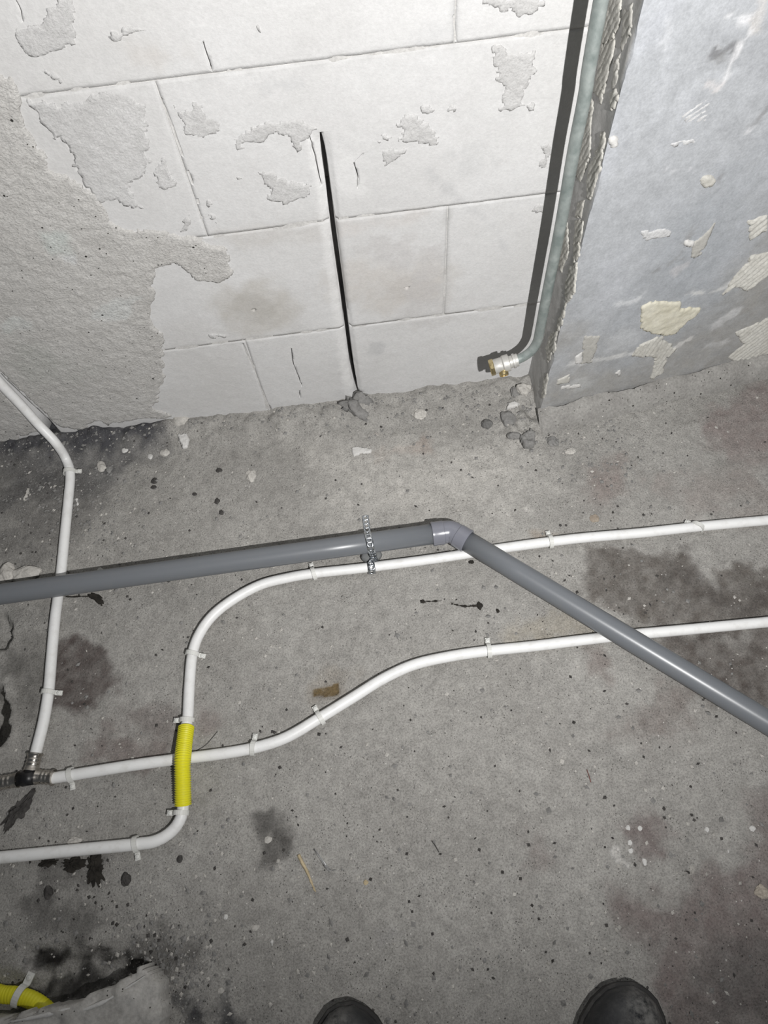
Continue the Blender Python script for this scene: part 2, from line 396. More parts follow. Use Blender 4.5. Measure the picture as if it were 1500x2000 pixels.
I = np.arange(nx*ny).reshape(ny, nx)
fc = np.stack([I[:-1, :-1], I[:-1, 1:], I[1:, 1:], I[1:, :-1]], -1).reshape(-1, 4)
me = bpy.data.meshes.new('floor')
me.from_pydata(np.column_stack([P, zf(P)]).tolist(), [], fc.tolist()); me.materials.append(M['floor'])
me.polygons.foreach_set('use_smooth', [True]*len(me.polygons))
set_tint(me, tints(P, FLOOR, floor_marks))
tag(link('floor', me), 'bare grey concrete floor with damp and reddish stains', 'floor', kind='structure')

# ------------------------------------------------------------------ patches of coating on a surface
def patch(name, poly, frame, thick, mat, parent, res=.003, jag=.003, fr=90, rough=.35, rf=160, ridge=None, seed=1, bev=.0015, tl=None, px=True, sink=.001, hole=None):
    q = frame.poly(poly) if px else np.array(poly)
    lo, hi = q.min(0) - .012, q.max(0) + .012
    us = np.arange(lo[0], hi[0], res); vv = np.arange(lo[1], hi[1], res); nu, nv = len(us), len(vv)
    U, V = np.meshgrid(us, vv); S = np.stack([U.ravel(), V.ravel()], 1)
    hq = frame.poly(hole) if hole else None
    def dist(A):
        dd = sdf(q, A) + jag*fbm(A[:, 0], A[:, 1], fr, 4, seed)
        return dd if hq is None else np.maximum(dd, -(sdf(hq, A) + .002*fbm(A[:, 0], A[:, 1], 120, 3, seed+3)))
    d = dist(S)
    k = np.where(np.abs(d) < 1.0*res)[0]
    if len(k):
        e = res*.3; A = S[k]
        g = np.stack([dist(A + [e, 0]) - dist(A - [e, 0]), dist(A + [0, e]) - dist(A - [0, e])], 1)/(2*e)
        g /= np.maximum(np.linalg.norm(g, axis=1), .6)[:, None]
        st = g*d[k][:, None]; ln = np.linalg.norm(st, axis=1)
        st *= np.minimum(1, .48*res/np.maximum(ln, 1e-9))[:, None]
        S[k] = A - st; dk = dist(S[k]); d[k] = dk
    okv = d < .12*res
    J = np.arange(nu*nv).reshape(nv, nu)
    cells = np.stack([J[:-1, :-1], J[:-1, 1:], J[1:, 1:], J[1:, :-1]], -1).reshape(-1, 4)
    cells = cells[okv[cells].all(1)]
    if not len(cells): return None
    used = np.unique(cells); mp = -np.ones(nu*nv, int); mp[used] = np.arange(len(used)); cells = mp[cells]
    S, d = S[used], d[used]
    h = thick*(1 + rough*fbm(S[:, 0], S[:, 1], rf, 3, seed+5))
    if ridge is not None:
        ang, per, amp = ridge; c = (S[:, 0]*math.cos(ang) + S[:, 1]*math.sin(ang)) + .0015*fbm(S[:, 0], S[:, 1], 60, 2, seed)
        h = h + amp*(np.cos(2*math.pi*c/per) - .2)
    h = np.maximum(h, thick*.2)*sst(-d, -bev*.3, bev) + .0001
    E_ = np.sort(np.concatenate([cells[:, [0, 1]], cells[:, [1, 2]], cells[:, [2, 3]], cells[:, [3, 0]]]), 1)
    D_ = np.concatenate([cells[:, [0, 1]], cells[:, [1, 2]], cells[:, [2, 3]], cells[:, [3, 0]]])
    _, inv, cnt = np.unique(E_, axis=0, return_inverse=True, return_counts=True)
    bd = D_[cnt[inv.ravel()] == 1]
    bv = np.unique(bd); bm_ = {int(b): len(S)+i for i, b in enumerate(bv)}
    top = frame.at(S, h); base = frame.at(S[bv], np.full(len(bv), -sink))
    Vt = np.concatenate([top, base])
    flip = np.dot(np.cross(frame.u, frame.v), frame.n) < 0
    cl = cells[:, ::-1].tolist() if flip else cells.tolist()
    sk = [((b, a, bm_[a], bm_[b]) if not flip else (a, b, bm_[b], bm_[a])) for a, b in bd.tolist()]
    if parent is None: return Vt, cl + sk, S, d
    o = part(name, Vt, cl + sk, mat, parent)
    if tl is not None: set_tint(o.data, tints(np.concatenate([S, S[bv]]), frame, tl))
    return o

# ------------------------------------------------------------------ wall of aerated blocks
wall_marks = [
 (ell(500,600,85,55), (.430,.408,.370), .55, .02, .015, 40), (ell(492,602,45,32), (.378,.361,.331), .45, .006, .006, 60),
 (ell(770,555,115,52), (.503,.477,.447), .6, .02, .02, 35), (ell(800,565,50,25), (.447,.421,.396), .45, .012, .01, 60),
 ([(690,480),(760,455),(860,480),(868,590),(800,600),(820,520),(720,510)], (.490,.477,.469), .55, .008, .02, 70),
 ([(420,455),(630,438),(640,468),(500,480),(440,485)], (.490,.473,.452), .5, .012, .012, 40),
 ([(640,435),(760,420),(830,418),(760,445),(660,455)], (.533,.507,.486), .5, .01, .012, 40),
 ([(245,95),(300,85),(352,108),(335,125),(260,122)], (.516,.494,.469), .6, .012, .012, 50),
 ([(890,300),(925,280),(962,290),(950,330),(905,335)], (.503,.503,.499), .5, .01, .02, 70),
 ([(832,335),(842,326),(860,345),(905,380),(925,392),(900,395),(860,365),(835,350)], (.456,.456,.456), .5, .004, .006, 90),
 (line_poly([(900,398),(945,425),(975,460),(990,490)], 7), (.499,.499,.499), .55, .003, .004, 100),
 (ell(737,680,16,15), (.447,.447,.447), .6, .004, .005, 90),
 ([(505,168),(590,158),(590,166),(510,180)], (.503,.503,.503), .55, .004, .006, 90),
 ([(800,600),(870,590),(900,625),(840,640),(760,640)], (.494,.482,.473), .5, .008, .015, 70),
 ([(800,60),(860,70),(850,95),(795,90)], (.516,.516,.516), .4, .01, .012, 50),
 ([(330,620),(460,640),(480,690),(480,800),(330,805)], (.525,.516,.503), .45, .03, .02, 25),
 ([(0,0),(300,0),(300,400),(0,520)], (.520,.512,.499), .4, .06, .05, 12),
 ([(600,265),(632,262),(655,440),(690,770),(672,775),(640,560),(618,400)], (.654,.649,.641), .75, .004, .004, 60),
 ([(655,300),(690,300),(725,375),(660,385)], (.645,.641,.632), .6, .008, .006, 60),
 ([(335,480),(560,700),(590,690),(560,650),(640,640),(640,660),(520,675),(480,640)], (.585,.576,.563), .3, .02, .02, 30),
 (line_poly([(60,184),(290,158),(450,140),(780,104),(864,91),(974,74),(1111,61)], 7), (.469,.464,.456), .5, .002, .004, 60),
 (line_poly([(367,462),(640,433),(875,403),(1078,377)], 6), (.469,.464,.456), .45, .002, .004, 60),
 (line_poly([(320,687),(655,640),(890,611),(1020,594)], 6), (.473,.469,.460), .4, .002, .004, 60),
 (line_poly([(872,405),(872,500),(868,600)], 14), (.503,.499,.490), .6, .004, .006, 70),
 (line_poly([(880,0),(886,40),(888,85)], 16), (.516,.516,.512), .6, .004, .004, 70),
]
plaster_marks = [
 ([(80,452),(130,448),(132,490),(100,492)], (.55,.575,.55), .8, .006, .006, 50), ([(110,495),(150,495),(145,512),(125,512)], (.64,.645,.64), .8, .003, .004, 70),
 ([(165,618),(210,585),(270,578),(260,600),(250,622),(190,625)], (.60,.61,.595), .8, .004, .006, 70),
 ([(0,630),(25,615),(62,625),(60,640),(0,650)], (.60,.61,.59), .8, .004, .006, 70),
 ([(0,640),(120,680),(180,720),(60,760),(0,720)], (.48,.485,.455), .5, .03, .03, 25),
 ([(200,785),(300,760),(300,800),(220,815)], (.57,.56,.54), .5, .01, .01, 50),
]
ROWS = [0.004, 0.197, 0.398, 0.5995, 0.800, 1.001, 1.202]
JX = [(-.165, .615), (.143, .615), (-.168, .615), (.143, .615), (-.168, .615), (.143, .615)]
GROOVE = [(626,258,3),(631,290,8),(638,340,10),(646,400,11),(657,490,11),(668,570,11),(679,650,9),(690,735,8),(697,765,6),(709,786,4)]
GR = np.array([WALL.px(a, b) for a, b, c in GROOVE])
def bank(P):                     # broken left bank of the chase, sloping down into the slot
    t = np.interp(P[:, 1], GR[::-1, 1], GR[::-1, 0]); on = sst(P[:, 1], GR[-1, 1], GR[-1, 1]+.02)*(1-sst(P[:, 1], GR[0, 1]-.02, GR[0, 1]))
    a = t - P[:, 0]; wd = .015 + .004*fbm(P[:, 0]*0, P[:, 1], 18, 2, 4)
    return -.0055*on*(1-sst(a, .0, wd))*(a > -.006)*(1 + .3*fbm(P[:, 0], P[:, 1], 50, 3, 2))
def cutter(pts, depth):          # wedge along a pixel polyline on the wall
    V = []; Q = [WALL.px(a, b) for a, b, c in pts]
    for i, (a, b, c) in enumerate(pts):
        t = Q[min(i+1, len(Q)-1)] - Q[max(i-1, 0)]; t /= np.linalg.norm(t); n = np.array([-t[1], t[0]])
        m = mpp(on_y(a, b, D)); hw = c*m/2*(1 + .25*(rnd.random()-.5))
        for s, h in ((-1.25, .004), (1.25, .004), (.55, -depth), (-.55, -depth)):
            V.append(WALL.at(Q[i] + n*s*hw, np.array(h)))
    Fc = []
    for i in range(len(pts)-1):
        for k in range(4): Fc.append((i*4+k, i*4+(k+1) % 4, i*4+4+(k+1) % 4, i*4+4+k))
    e = (len(pts)-1)*4; Fc += [(3, 2, 1, 0), (e, e+1, e+2, e+3)]
    return np.array(V), Fc
def zig(pts, n=3, amp=1.2):
    out = []
    for a, b in zip(pts[:-1], pts[1:]):
        for k in range(n):
            t = k/n; j = amp if (k or out) else 0
            out.append((a[0]+(b[0]-a[0])*t + rnd.uniform(-j, j), a[1]+(b[1]-a[1])*t, a[2]+(b[2]-a[2])*t))
    out.append(pts[-1]); return out
CUTS = [cutter(GROOVE, .085), cutter([(-235,410,24),(-190,510,24),(-130,602,24),(-80,658,24),(5,747,24),(45,787,26),(82,822,26),(125,868,20)], .03)]
for c in ([(604,264,2),(612,295,5),(622,335,4),(628,364,2)], [(314,190,2),(325,217,4),(340,257,4),(357,304,4)], [(368,334,3),(376,359,4)], [(386,389,4),(388,398,4)],
          [(129,277,1.5),(140,293,3.5),(147,312,3),(154,333,2)], [(28,-4,3),(38,18,4),(45,43,2)], [(710,299,1),(692,318,2),(697,338,3.5),(699,352,3),(698,369,1.5)],
          [(569,680,1),(574,712,3),(584,738,3),(589,755,2)], [(586,762,1.5),(586,777,2)], [(498,725,1),(515,770,3),(530,803,3.5)], [(474,671,2),(487,700,2.5),(498,725,1.5)],
          [(397,82,3),(405,110,4),(413,138,3)], [(886,30,2),(890,80,3)]):
    CUTS.append(cutter(zig(c), .012))
HOLES = [(795,562,9), (496,606,8), (265,508,4), (128,0,3)]
cmesh = join(*CUTS)
def conem(a, b, s):
    q = WALL.px(a, b); m = mpp(on_y(a, b, D))*s/2; V = []
    for hh, r in ((.004, 1.1), (-.012, .5)):
        for k in range(7):
            th = 2*math.pi*k/7; V.append(WALL.at(q + np.array([math.cos(th), math.sin(th)*.8])*r*m*(1+.4*(k % 2)), np.array(hh)))
    return np.array(V), [(k, (k+1) % 7, 7+(k+1) % 7, 7+k) for k in range(7)] + [tuple(range(6, -1, -1)), tuple(range(7, 14))]
ALLC = CUTS + [conem(*h) for h in HOLES]
wall = tag(link('wall_back', None) if False else bpy.data.objects.new('wall_back', bpy.data.meshes.new('wall_back')),
           'off-white aerated block wall with a cut vertical chase and plaster remains', 'wall', kind='structure'); COL.objects.link(wall)
# joints and core of the wall
ms = [boxm((-1.6, D+.10, -.05), (.6, D+.25, 1.202))]
def strip(x0, x1, z0, z1):
    ms.append(boxm((x0, D+.0005, z0), (x1, D+.101, z1)))
for z in ROWS[1:6]:
    gx = float(np.interp(z, GR[::-1, 1], GR[::-1, 0]))
    if z < GR[0, 1]: strip(-1.6, gx-.012, z-.004, z+.004); strip(gx+.008, .6, z-.004, z+.004)
    else: strip(-1.6, .6, z-.004, z+.004)
cells = []
for r in range(6):
    z0, z1 = ROWS[r] , ROWS[r+1]; x, L = JX[r]; js = [x + L*k for k in range(-3, 3)]
    js = [j for j in js if -1.6 < j < .45]
    for j in js: strip(j-.004, j+.004, z0+.004, z1-.004)
    e = [-1.6] + js + [.6]
    for a, b in zip(e[:-1], e[1:]): cells.append((a, b, z0, z1, r))
V, Fc = join(*ms); wall.data.from_pydata(V.tolist(), [], Fc); wall.data.materials.append(M['mortar'])
G = .0005
dg_tmp = []
for a, b, z0, z1, r in cells:
    x0, x1, y0, y1 = a+G, b-G, z0+(G if r else 0), z1-G
    vis = x1 > -.75 and y0 < .72
    st = .004 if vis else .03
    if r == 0 and x1 < -.3: y0 = .02
    us = np.linspace(x0, x1, max(2, int((x1-x0)/st))); vv = np.linspace(y0, y1, max(2, int((y1-y0)/st)))
    nu, nv = len(us), len(vv); U, W = np.meshgrid(us, vv); S = np.stack([U.ravel(), W.ravel()], 1)
    edge = np.minimum(np.minimum(S[:, 0]-x0, x1-S[:, 0]), np.minimum(S[:, 1]-y0, y1-S[:, 1]))
    h = .0007*fbm(S[:, 0], S[:, 1], 9, 4, r) + .00025*fbm(S[:, 0], S[:, 1], 120, 3, 40) + bank(S)
    h = h - np.maximum(0, .0003 + .0010*fbm(S[:, 0], S[:, 1], 45, 3, 21))*(1-sst(edge, 0, .0045))*(1.0 if vis else 0.)
    top = WALL.at(S, h)
    J = np.arange(nu*nv).reshape(nv, nu)
    cl = np.stack([J[:-1, :-1], J[:-1, 1:], J[1:, 1:], J[1:, :-1]], -1).reshape(-1, 4).tolist()
    rim = list(J[0, :-1]) + list(J[:-1, -1]) + list(J[-1, :0:-1]) + list(J[:0:-1, 0])
    nb = len(S); back = WALL.at(S[rim], np.full(len(rim), -.10))
    Fc = cl + [(rim[(i+1) % len(rim)], rim[i], nb+i, nb+(i+1) % len(rim)) for i in range(len(rim))] + [tuple(nb+i for i in range(len(rim)))[::-1]]
    me = mesh('block', np.concatenate([top, back]), Fc, M['block'])
    o = link('block', me, wall)
    cs = []
    for cv, cf in ALLC:
        if cv[:, 0].max() > x0 and cv[:, 0].min() < x1 and cv[:, 2].max() > y0 and cv[:, 2].min() < y1: cs.append((cv, cf))
    if cs and vis:
        tmp = []
        for c in cs:
            bm = bmesh.new(); mm = mesh('cut', *c, None); bm.from_mesh(mm); bmesh.ops.recalc_face_normals(bm, faces=bm.faces); bm.to_mesh(mm); bm.free()
            co = link('cut', mm); tmp.append(co)
            md = o.modifiers.new('b', 'BOOLEAN'); md.operation = 'DIFFERENCE'; md.solver = 'EXACT'; md.object = co
        bm = bmesh.new(); bm.from_mesh(me); bmesh.ops.recalc_face_normals(bm, faces=bm.faces); bm.to_mesh(me); bm.free()
        dg = bpy.context.evaluated_depsgraph_get(); nm = bpy.data.meshes.new_from_object(o.evaluated_get(dg)); o.modifiers.clear()
        if len(nm.polygons) > len(me.polygons)*.5: o.data = nm; nm.name = 'block'
        for co in tmp: bpy.data.objects.remove(co)
        if not len(o.data.materials): o.data.materials.append(M['block'])
    me = o.data; n = len(me.vertices); A = np.empty(n*3); me.vertices.foreach_get('co', A); A = A.reshape(n, 3)
    set_tint(me, tints(A[:, [0, 2]], WALL, wall_marks if vis else []))

coat = [(-520,-40),(-300,60),(-120,90),(0,140),(22,150),(40,200),(60,250),(100,330),(150,352),(198,393),(215,430),(262,452),(300,450),(380,466),(440,488),(457,508),(452,545),(425,553),(385,548),(342,515),(312,522),(300,560),(290,610),(315,650),(322,690),(322,730),(312,770),(305,798),(335,812),(300,818),(222,824),(212,830),(190,820),(160,838),(120,836),(95,820),(80,842),(42,850),(30,845),(40,862),(0,868),(-120,880),(-520,920)]
pc = patch('plaster_coat', coat, WALL, .0026, M['plaster'], wall, .0026, .005, 60, .3, 130, None, 3, .002, plaster_marks, hole=line_poly([(-235,400),(-195,505),(-140,590),(-90,650),(-20,724),(5,747),(45,785),(80,818),(112,850)], [24,24,24,24,25,26,28,28,24]))
pc['label'] = 'rough grey-beige old plaster left on the blocks'
res = [
 [(26,55),(62,52),(92,35),(105,-4),(140,-4),(150,75),(156,86),(130,92),(85,108),(60,110),(40,90)],
 [(45,186),(75,196),(110,202),(150,199),(180,188),(215,178),(250,184),(279,195),(287,230),(291,270),(296,310),(285,345),(262,356),(262,385),(282,408),(240,400),(225,392),(200,398),(165,365),(150,335),(128,280),(105,270),(72,220)],
 [(88,142),(106,133),(127,156),(113,162),(100,152)], [(204,58),(209,76),(230,80),(250,72),(294,60),(280,52),(255,56),(225,60)],
 [(240,85),(300,82),(340,100),(260,105)] if False else [(498,42),(507,45),(520,66),(512,68)],
 [(339,205),(352,218),(362,212),(372,216),(378,200),(397,207),(403,228),(428,236),(431,259),(400,272),(368,268),(354,240)],
 [(457,276),(470,257),(500,246),(530,236),(560,236),(590,234),(620,252),(604,262),(595,285),(580,296),(566,270),(530,262),(505,276),(476,281),(476,294),(459,292)],
 [(504,336),(535,334),(558,356),(607,361),(603,381),(550,400),(518,388),(530,372)],
 [(298,340),(318,302),(329,310),(332,330),(350,364),(320,373),(305,365)],
 [(773,242),(791,226),(824,226),(835,242),(857,271),(853,282),(817,281),(778,276),(784,255)], [(735,276),(748,262),(762,266),(757,272),(740,281)],
 [(745,287),(790,292),(775,315),(753,322),(744,302)], [(823,210),(835,207),(851,213),(845,220),(826,219)], [(880,206),(888,206),(888,216),(880,216)],
 [(932,-4),(940,15),(960,10),(990,20),(1015,30),(1040,30),(1070,10),(1066,-4)],
 [(968,81),(987,84),(998,110),(1023,106),(1045,99),(1038,128),(1049,139),(1023,169),(1020,198),(1045,209),(1042,224),(1023,209),(998,214),(976,213),(987,176),(965,147),(957,106)],
 [(1049,282),(1071,277),(1076,293),(1067,326),(1051,323),(1060,304)], [(1040,400),(1060,396),(1060,414),(1042,414)],
 [(362,425),(372,408),(374,440),(366,452),(350,452)], [(405,395),(412,390),(412,415),(428,436),(424,443),(408,425)],
 [(408,653),(430,650),(446,653),(440,660),(412,658)],
 [(455,345),(470,345),(468,352)] ,
]
for i, q in enumerate(res): patch('plaster_residue', q, WALL, .0011, M['residue'], wall, .0022 if i not in (1,) else .0028, .0035, 110, .5, 170, None, 20+i, .001)

# ------------------------------------------------------------------ grey rendered pier on the right
pier_marks = [
 ([(1040,810),(1110,640),(1200,700),(1330,640),(1420,560),(1520,430),(1520,770),(1300,800),(1150,830)], (.335,.325,.305), .7, .05, .04, 20),
 ([(1250,470),(1350,330),(1500,300),(1500,470),(1380,620),(1250,690),(1180,640)], (.36,.38,.405), .5, .06, .05, 14),
 ([(1210,180),(1330,0),(1300,0),(1265,0),(1170,330)], (.50,.515,.55), .5, .03, .04, 14),
 ([(1383,106),(1399,86),(1404,104),(1386,114)], (.17,.17,.175), .8, .003, .008, 120), ([(1408,104),(1427,80),(1446,77),(1432,104)], (.17,.17,.175), .8, .003, .008, 120),
 ([(1398,112),(1426,114),(1420,122),(1398,120)], (.25,.25,.25), .7, .003, .006, 120),
 (line_poly([(1466,62),(1430,110),(1406,180)], [6,9,5]), (.66,.66,.67), .75, .002, .006, 120),
 ([(1419,31),(1462,31),(1460,46),(1430,44)], (.66,.66,.67), .75, .003, .006, 100), ([(1376,158),(1410,158),(1405,176),(1380,170)], (.62,.59,.58), .6, .003, .006, 100),
 ([(1296,38),(1318,40),(1300,98),(1294,96)], (.60,.61,.63), .55, .003, .006, 100),
 ([(1463,48),(1480,-4),(1505,-4),(1480,62),(1468,60)], (.54,.52,.50), .7, .004, .006, 80),
 ([(1335,470),(1352,440),(1350,480),(1280,540),(1330,500)], (.28,.28,.28), .6, .003, .006, 100), (line_poly([(1275,535),(1318,512),(1345,505)], 5), (.25,.25,.25), .6, .002, .004, 120),
 ([(1308,535),(1325,520),(1345,515),(1320,545)], (.56,.55,.56), .6, .003, .005, 100),
 (line_poly([(1340,575),(1400,570),(1432,556),(1460,530)], [3,5,8,6]), (.63,.63,.62), .75, .002, .005, 110),
 (line_poly([(1200,595),(1240,590),(1262,572)], [6,7,4]), (.60,.61,.62), .7, .002, .004, 110), (line_poly([(1110,712),(1170,703),(1240,690),(1320,684)], [10,6,5,9]), (.62,.62,.61), .7, .002, .005, 110),
 (line_poly([(1390,640),(1430,615),(1450,600)], [10,16,8]), (.56,.56,.56), .6, .003, .006, 100), (line_poly([(1310,686),(1350,660)], [6,4]), (.64,.63,.61), .7, .002, .004, 100),
 (line_poly([(1375,680),(1420,665)], [8,5]), (.56,.56,.56), .6, .003, .006, 100), (line_poly([(1460,250),(1480,235),(1500,205)], [3,6,3]), (.26,.26,.265), .7, .002, .004, 120),
 (line_poly([(1455,260),(1475,248)], [4,7]), (.62,.62,.63), .7, .002, .004, 120), (line_poly([(1402,365),(1412,338)], [8,4]), (.23,.23,.235), .7, .002, .004, 120),
 ([(1300,320),(1305,330),(1355,325),(1360,332),(1302,334)], (.58,.58,.60), .5, .002, .005, 120),
 ([(1210,640),(1260,648),(1240,680),(1180,690)], (.52,.53,.54), .5, .01, .012, 50), ([(1110,750),(1145,735),(1150,755),(1115,770)], (.47,.475,.47), .6, .006, .008, 60),
 ([(1380,720),(1410,690),(1450,690),(1430,730)], (.30,.295,.285), .5, .012, .012, 50),
]
L = 1.3; us = np.concatenate([np.arange(0, .56, .004), np.linspace(.57, L, 20)]); vv = np.concatenate([np.arange(-.02, .74, .004), np.linspace(.75, 1.2, 12)])
U, W = np.meshgrid(us, vv); S = np.stack([U.ravel(), W.ravel()], 1); nu, nv = len(us), len(vv)
h = .0012*fbm(S[:, 0], S[:, 1], 7, 4, 2) + .0003*fbm(S[:, 0], S[:, 1], 60, 3, 3); h = h*sst(S[:, 0], 0, .01)
chip = .0025*np.maximum(0, fbm(S[:, 0]*.2, S[:, 1], 45, 3, 12))*(S[:, 0] < .001)
top = PFRONT.at(S, h); top[:, 0] += chip
us2 = np.arange(.004, D+.004-PCY, .004); U2, W2 = np.meshgrid(us2, vv); S2 = np.stack([U2.ravel(), W2.ravel()], 1)
h2 = .0009*fbm(S2[:, 0], S2[:, 1], 40, 4, 22); lef = PLEFT.at(S2, h2); n2 = len(us2)
J = np.arange(nu*nv).reshape(nv, nu); K = np.arange(n2*nv).reshape(nv, n2) + nu*nv
cl = np.stack([J[:-1, :-1], J[:-1, 1:], J[1:, 1:], J[1:, :-1]], -1).reshape(-1, 4).tolist()
KK = np.concatenate([K[:, ::-1], J[:, :1]], 1)
cl += np.stack([KK[:-1, :-1], KK[:-1, 1:], KK[1:, 1:], KK[1:, :-1]], -1).reshape(-1, 4).tolist()
pier = link('wall_right', mesh('wall_right', np.concatenate([top, lef]), cl, M['render']))
T1 = tints(S, PFRONT, pier_marks); T2 = np.tile([.50, .49, .47, .8], (len(S2), 1))
set_tint(pier.data, np.concatenate([T1, T2]))
sharp(pier, 50)
tag(pier, 'smooth grey-blue rendered pier with combed tile adhesive remains', 'wall', kind='structure')
def ppatch(q, mat, th=.0022, ridge=None, fr=PFRONT, seed=0, res_=.0025, jag=.002, nm='adhesive_patch'): return patch(nm, q, fr, th, mat, pier, res_, jag, 120, .3, 150, ridge, 60+seed, .001)
yp = ppatch([(1252,597),(1280,587),(1330,590),(1330,602),(1373,600),(1360,615),(1335,635),(1322,650),(1300,656),(1280,652),(1250,643)], M['adhesive_y'], .0025, None, PFRONT, 1)
yp['label'] = 'cream-yellow flat adhesive patch'
R1 = math.radians(-12)
for i, (q, mt, th, rg) in enumerate([
 ([(1246,676),(1284,658),(1324,680),(1316,688),(1304,698),(1294,728),(1270,744),(1278,708),(1274,697),(1232,697)], 'adhesive', .0018, (R1, .0075, .0011)),
 ([(1436,540),(1468,500),(1505,490),(1505,534),(1460,568),(1432,560),(1412,576)], 'adhesive', .0022, (math.radians(-38), .009, .0014)),
 ([(1432,648),(1468,636),(1505,618),(1505,668),(1505,732),(1472,752),(1456,752),(1476,712),(1456,722),(1420,698),(1452,672)], 'adhesive', .0022, (math.radians(-38), .009, .0014)),
 ([(1442,706),(1470,690),(1480,720),(1450,745),(1412,730)], 'adhesive_g', .0015, (math.radians(-38), .009, .001)),
 ([(1140,656),(1172,656),(1156,708),(1136,710)], 'adhesive_g', .0012, None), ([(1088,742),(1112,732),(1113,747),(1088,751)], 'adhesive', .001, None),
 ([(1094,753),(1136,750),(1136,757),(1096,761)], 'chalk', .0008, None), ([(1252,452),(1300,446),(1312,452),(1308,462),(1256,470)], 'scuff', .0005, None),
 ([(1352,474),(1376,460),(1396,432),(1404,424),(1370,496),(1350,508)], 'adhesive_g', .0008, None), (ell(1345,475,10,8), 'chalk', .003, None),
 (ell(1383,354,14,12), 'adhesive', .0022, None), (ell(1196,275,9,10), 'chalk', .003, None),
 ([(1328,224),(1346,205),(1394,187),(1376,238),(1338,241)], 'scuff', .0004, (math.radians(-60), .006, .0007)), ([(1309,282),(1357,269),(1368,275),(1361,284),(1317,286)], 'scuff', .0004, None),
 ([(1124,697),(1140,684),(1134,710),(1122,712)], 'chalk', .0008, None), ([(1460,430),(1500,420),(1500,450),(1464,470)], 'adhesive', .0014, (math.radians(-38), .009, .001)),
 ([(1280,665),(1296,655),(1290,690),(1276,690)], 'adhesive_g', .0012, None), ([(1200,728),(1212,722),(1210,735)], 'chalk', .001, None)]):
    ppatch(q, M[mt], th, rg, PFRONT, 5+i)
for i, q in enumerate([
 [(1187,-5),(1214,-5),(1214,51),(1190,88),(1174,88),(1184,22)], [(1174,88),(1203,76),(1192,136),(1175,202),(1160,180),(1170,121)],
 [(1192,183),(1203,174),(1209,187),(1203,213),(1194,216)], [(1152,191),(1160,194),(1153,312),(1134,359),(1125,345),(1134,293)],
 [(1174,257),(1185,264),(1177,312),(1156,389),(1146,385),(1150,330),(1170,282)], [(1108,428),(1113,488),(1097,532),(1091,512),(1097,468)],
 [(1124,432),(1142,425),(1131,500),(1120,516),(1122,468)], [(1114,520),(1128,512),(1123,572),(1104,596),(1104,552)],
 [(1072,660),(1090,640),(1085,680),(1070,708),(1067,680)], [(1091,622),(1106,592),(1098,636),(1086,652)], [(1128,396),(1142,392),(1136,424),(1124,428)],
 [(1216,20),(1240,5),(1232,70),(1214,100)], [(1062,740),(1072,725),(1064,775),(1058,780)], [(1200,120),(1212,105),(1206,160),(1196,170)], [(1106,400),(1114,396),(1110,424),(1104,424)]]):
    ppatch(q, M['adhesive'] if i not in (11, 13) else M['adhesive_g'], .0016, (math.radians(25), .007, .0005), PLEFT, 30+i, .0022, .0025)
# low mortar plinth along the foot of the pier
us = np.linspace(-.004, 1.2, 300); prof = [(0.001, .034), (.010, .031), (.018, .026), (.027, .014), (.033, .0), (.036, -.02)]
V = []
for a in us:
    for b, z in prof:
        V.append(PFRONT.at(np.array([a, 0.]), np.array(b)) + np.array([0, 0, z]))
V = np.array(V); V[:, 2] += .0035*fbm(V[:, 0], V[:, 1]*2, 40, 3, 4); V[:, 1] += .004*fbm(V[:, 0], V[:, 2]*3, 30, 3, 6); V[V[:, 0] < PCX, 0] += 0
m = len(prof); Fc = [(i*m+k, i*m+k+1, (i+1)*m+k+1, (i+1)*m+k) for i in range(len(us)-1) for k in range(m-1)] + [tuple(range(m))[::-1]]
part('mortar_plinth', V, Fc, M['stone_p'] if False else mineral('plinth_mortar', (.27, .26, .245), (.36, .35, .33), 25, 250, .35, .2, .05), pier, True, 'rough grey mortar strip at the foot of the pier')

# ------------------------------------------------------------------ white water pipes
RP = .0079
def fpath(pts, z=RP): return [fl(p[0], p[1], p[2] if len(p) > 2 else z) for p in pts]
def rootat(p): return (float(p[0]), float(p[1]), 0.0)
# branch: riser from the wall + long run, joined by a press tee
TC = fl(56, 1519, .009)
pa = [on_y(-230,420,.748), on_y(-190,510,.748), on_y(-130,602,.748), on_y(-60,682,.748), on_y(-30,714,.748), on_y(0,748,.747), on_y(40,790,.744), on_y(75,829,.734), on_y(108,864,.715)] + fpath([(128,895,.012),(137,926),(133,980),(126,1050),(118,1130),(108,1205),(101,1280),(95,1350),(85,1410),(71,1466),(69,1476)])
pb = fpath([(100,1520),(140,1514),(250,1496),(345,1483),(420,1474),(495,1461),(560,1440),(625,1402),(690,1362),(750,1325),(810,1298),(880,1282),(955,1271),(1050,1261),(1190,1244),(1350,1229),(1520,1213),(1700,1196),(2200,1149)])
run = thing('water_pipe', rootat(TC), 'white plastic water pipe coming down the wall on the left and branching at a tee', 'pipe')
part('tube', *tube(smooth_path(pa), RP, 16), M['pex'], run)
part('tube', *tube(smooth_path(pb), RP, 16), M['pex'], run)
pl = fpath([(-700,1640),(-60,1535),(-10,1530),(6,1528)], .009)
part('tube', *tube(smooth_path(pl), RP, 16), M['pex'], run)
tee = part('tee_fitting', *join(tube([fl(32,1524,.009), fl(78,1515,.009)], .0085, 16), tube([TC, fl(63,1500,.009)], .0085, 16), tube([fl(44,1521.5,.009), fl(68,1517,.009)], .0105, 16)), M['black_plastic'], run, True, 'black plastic tee body')
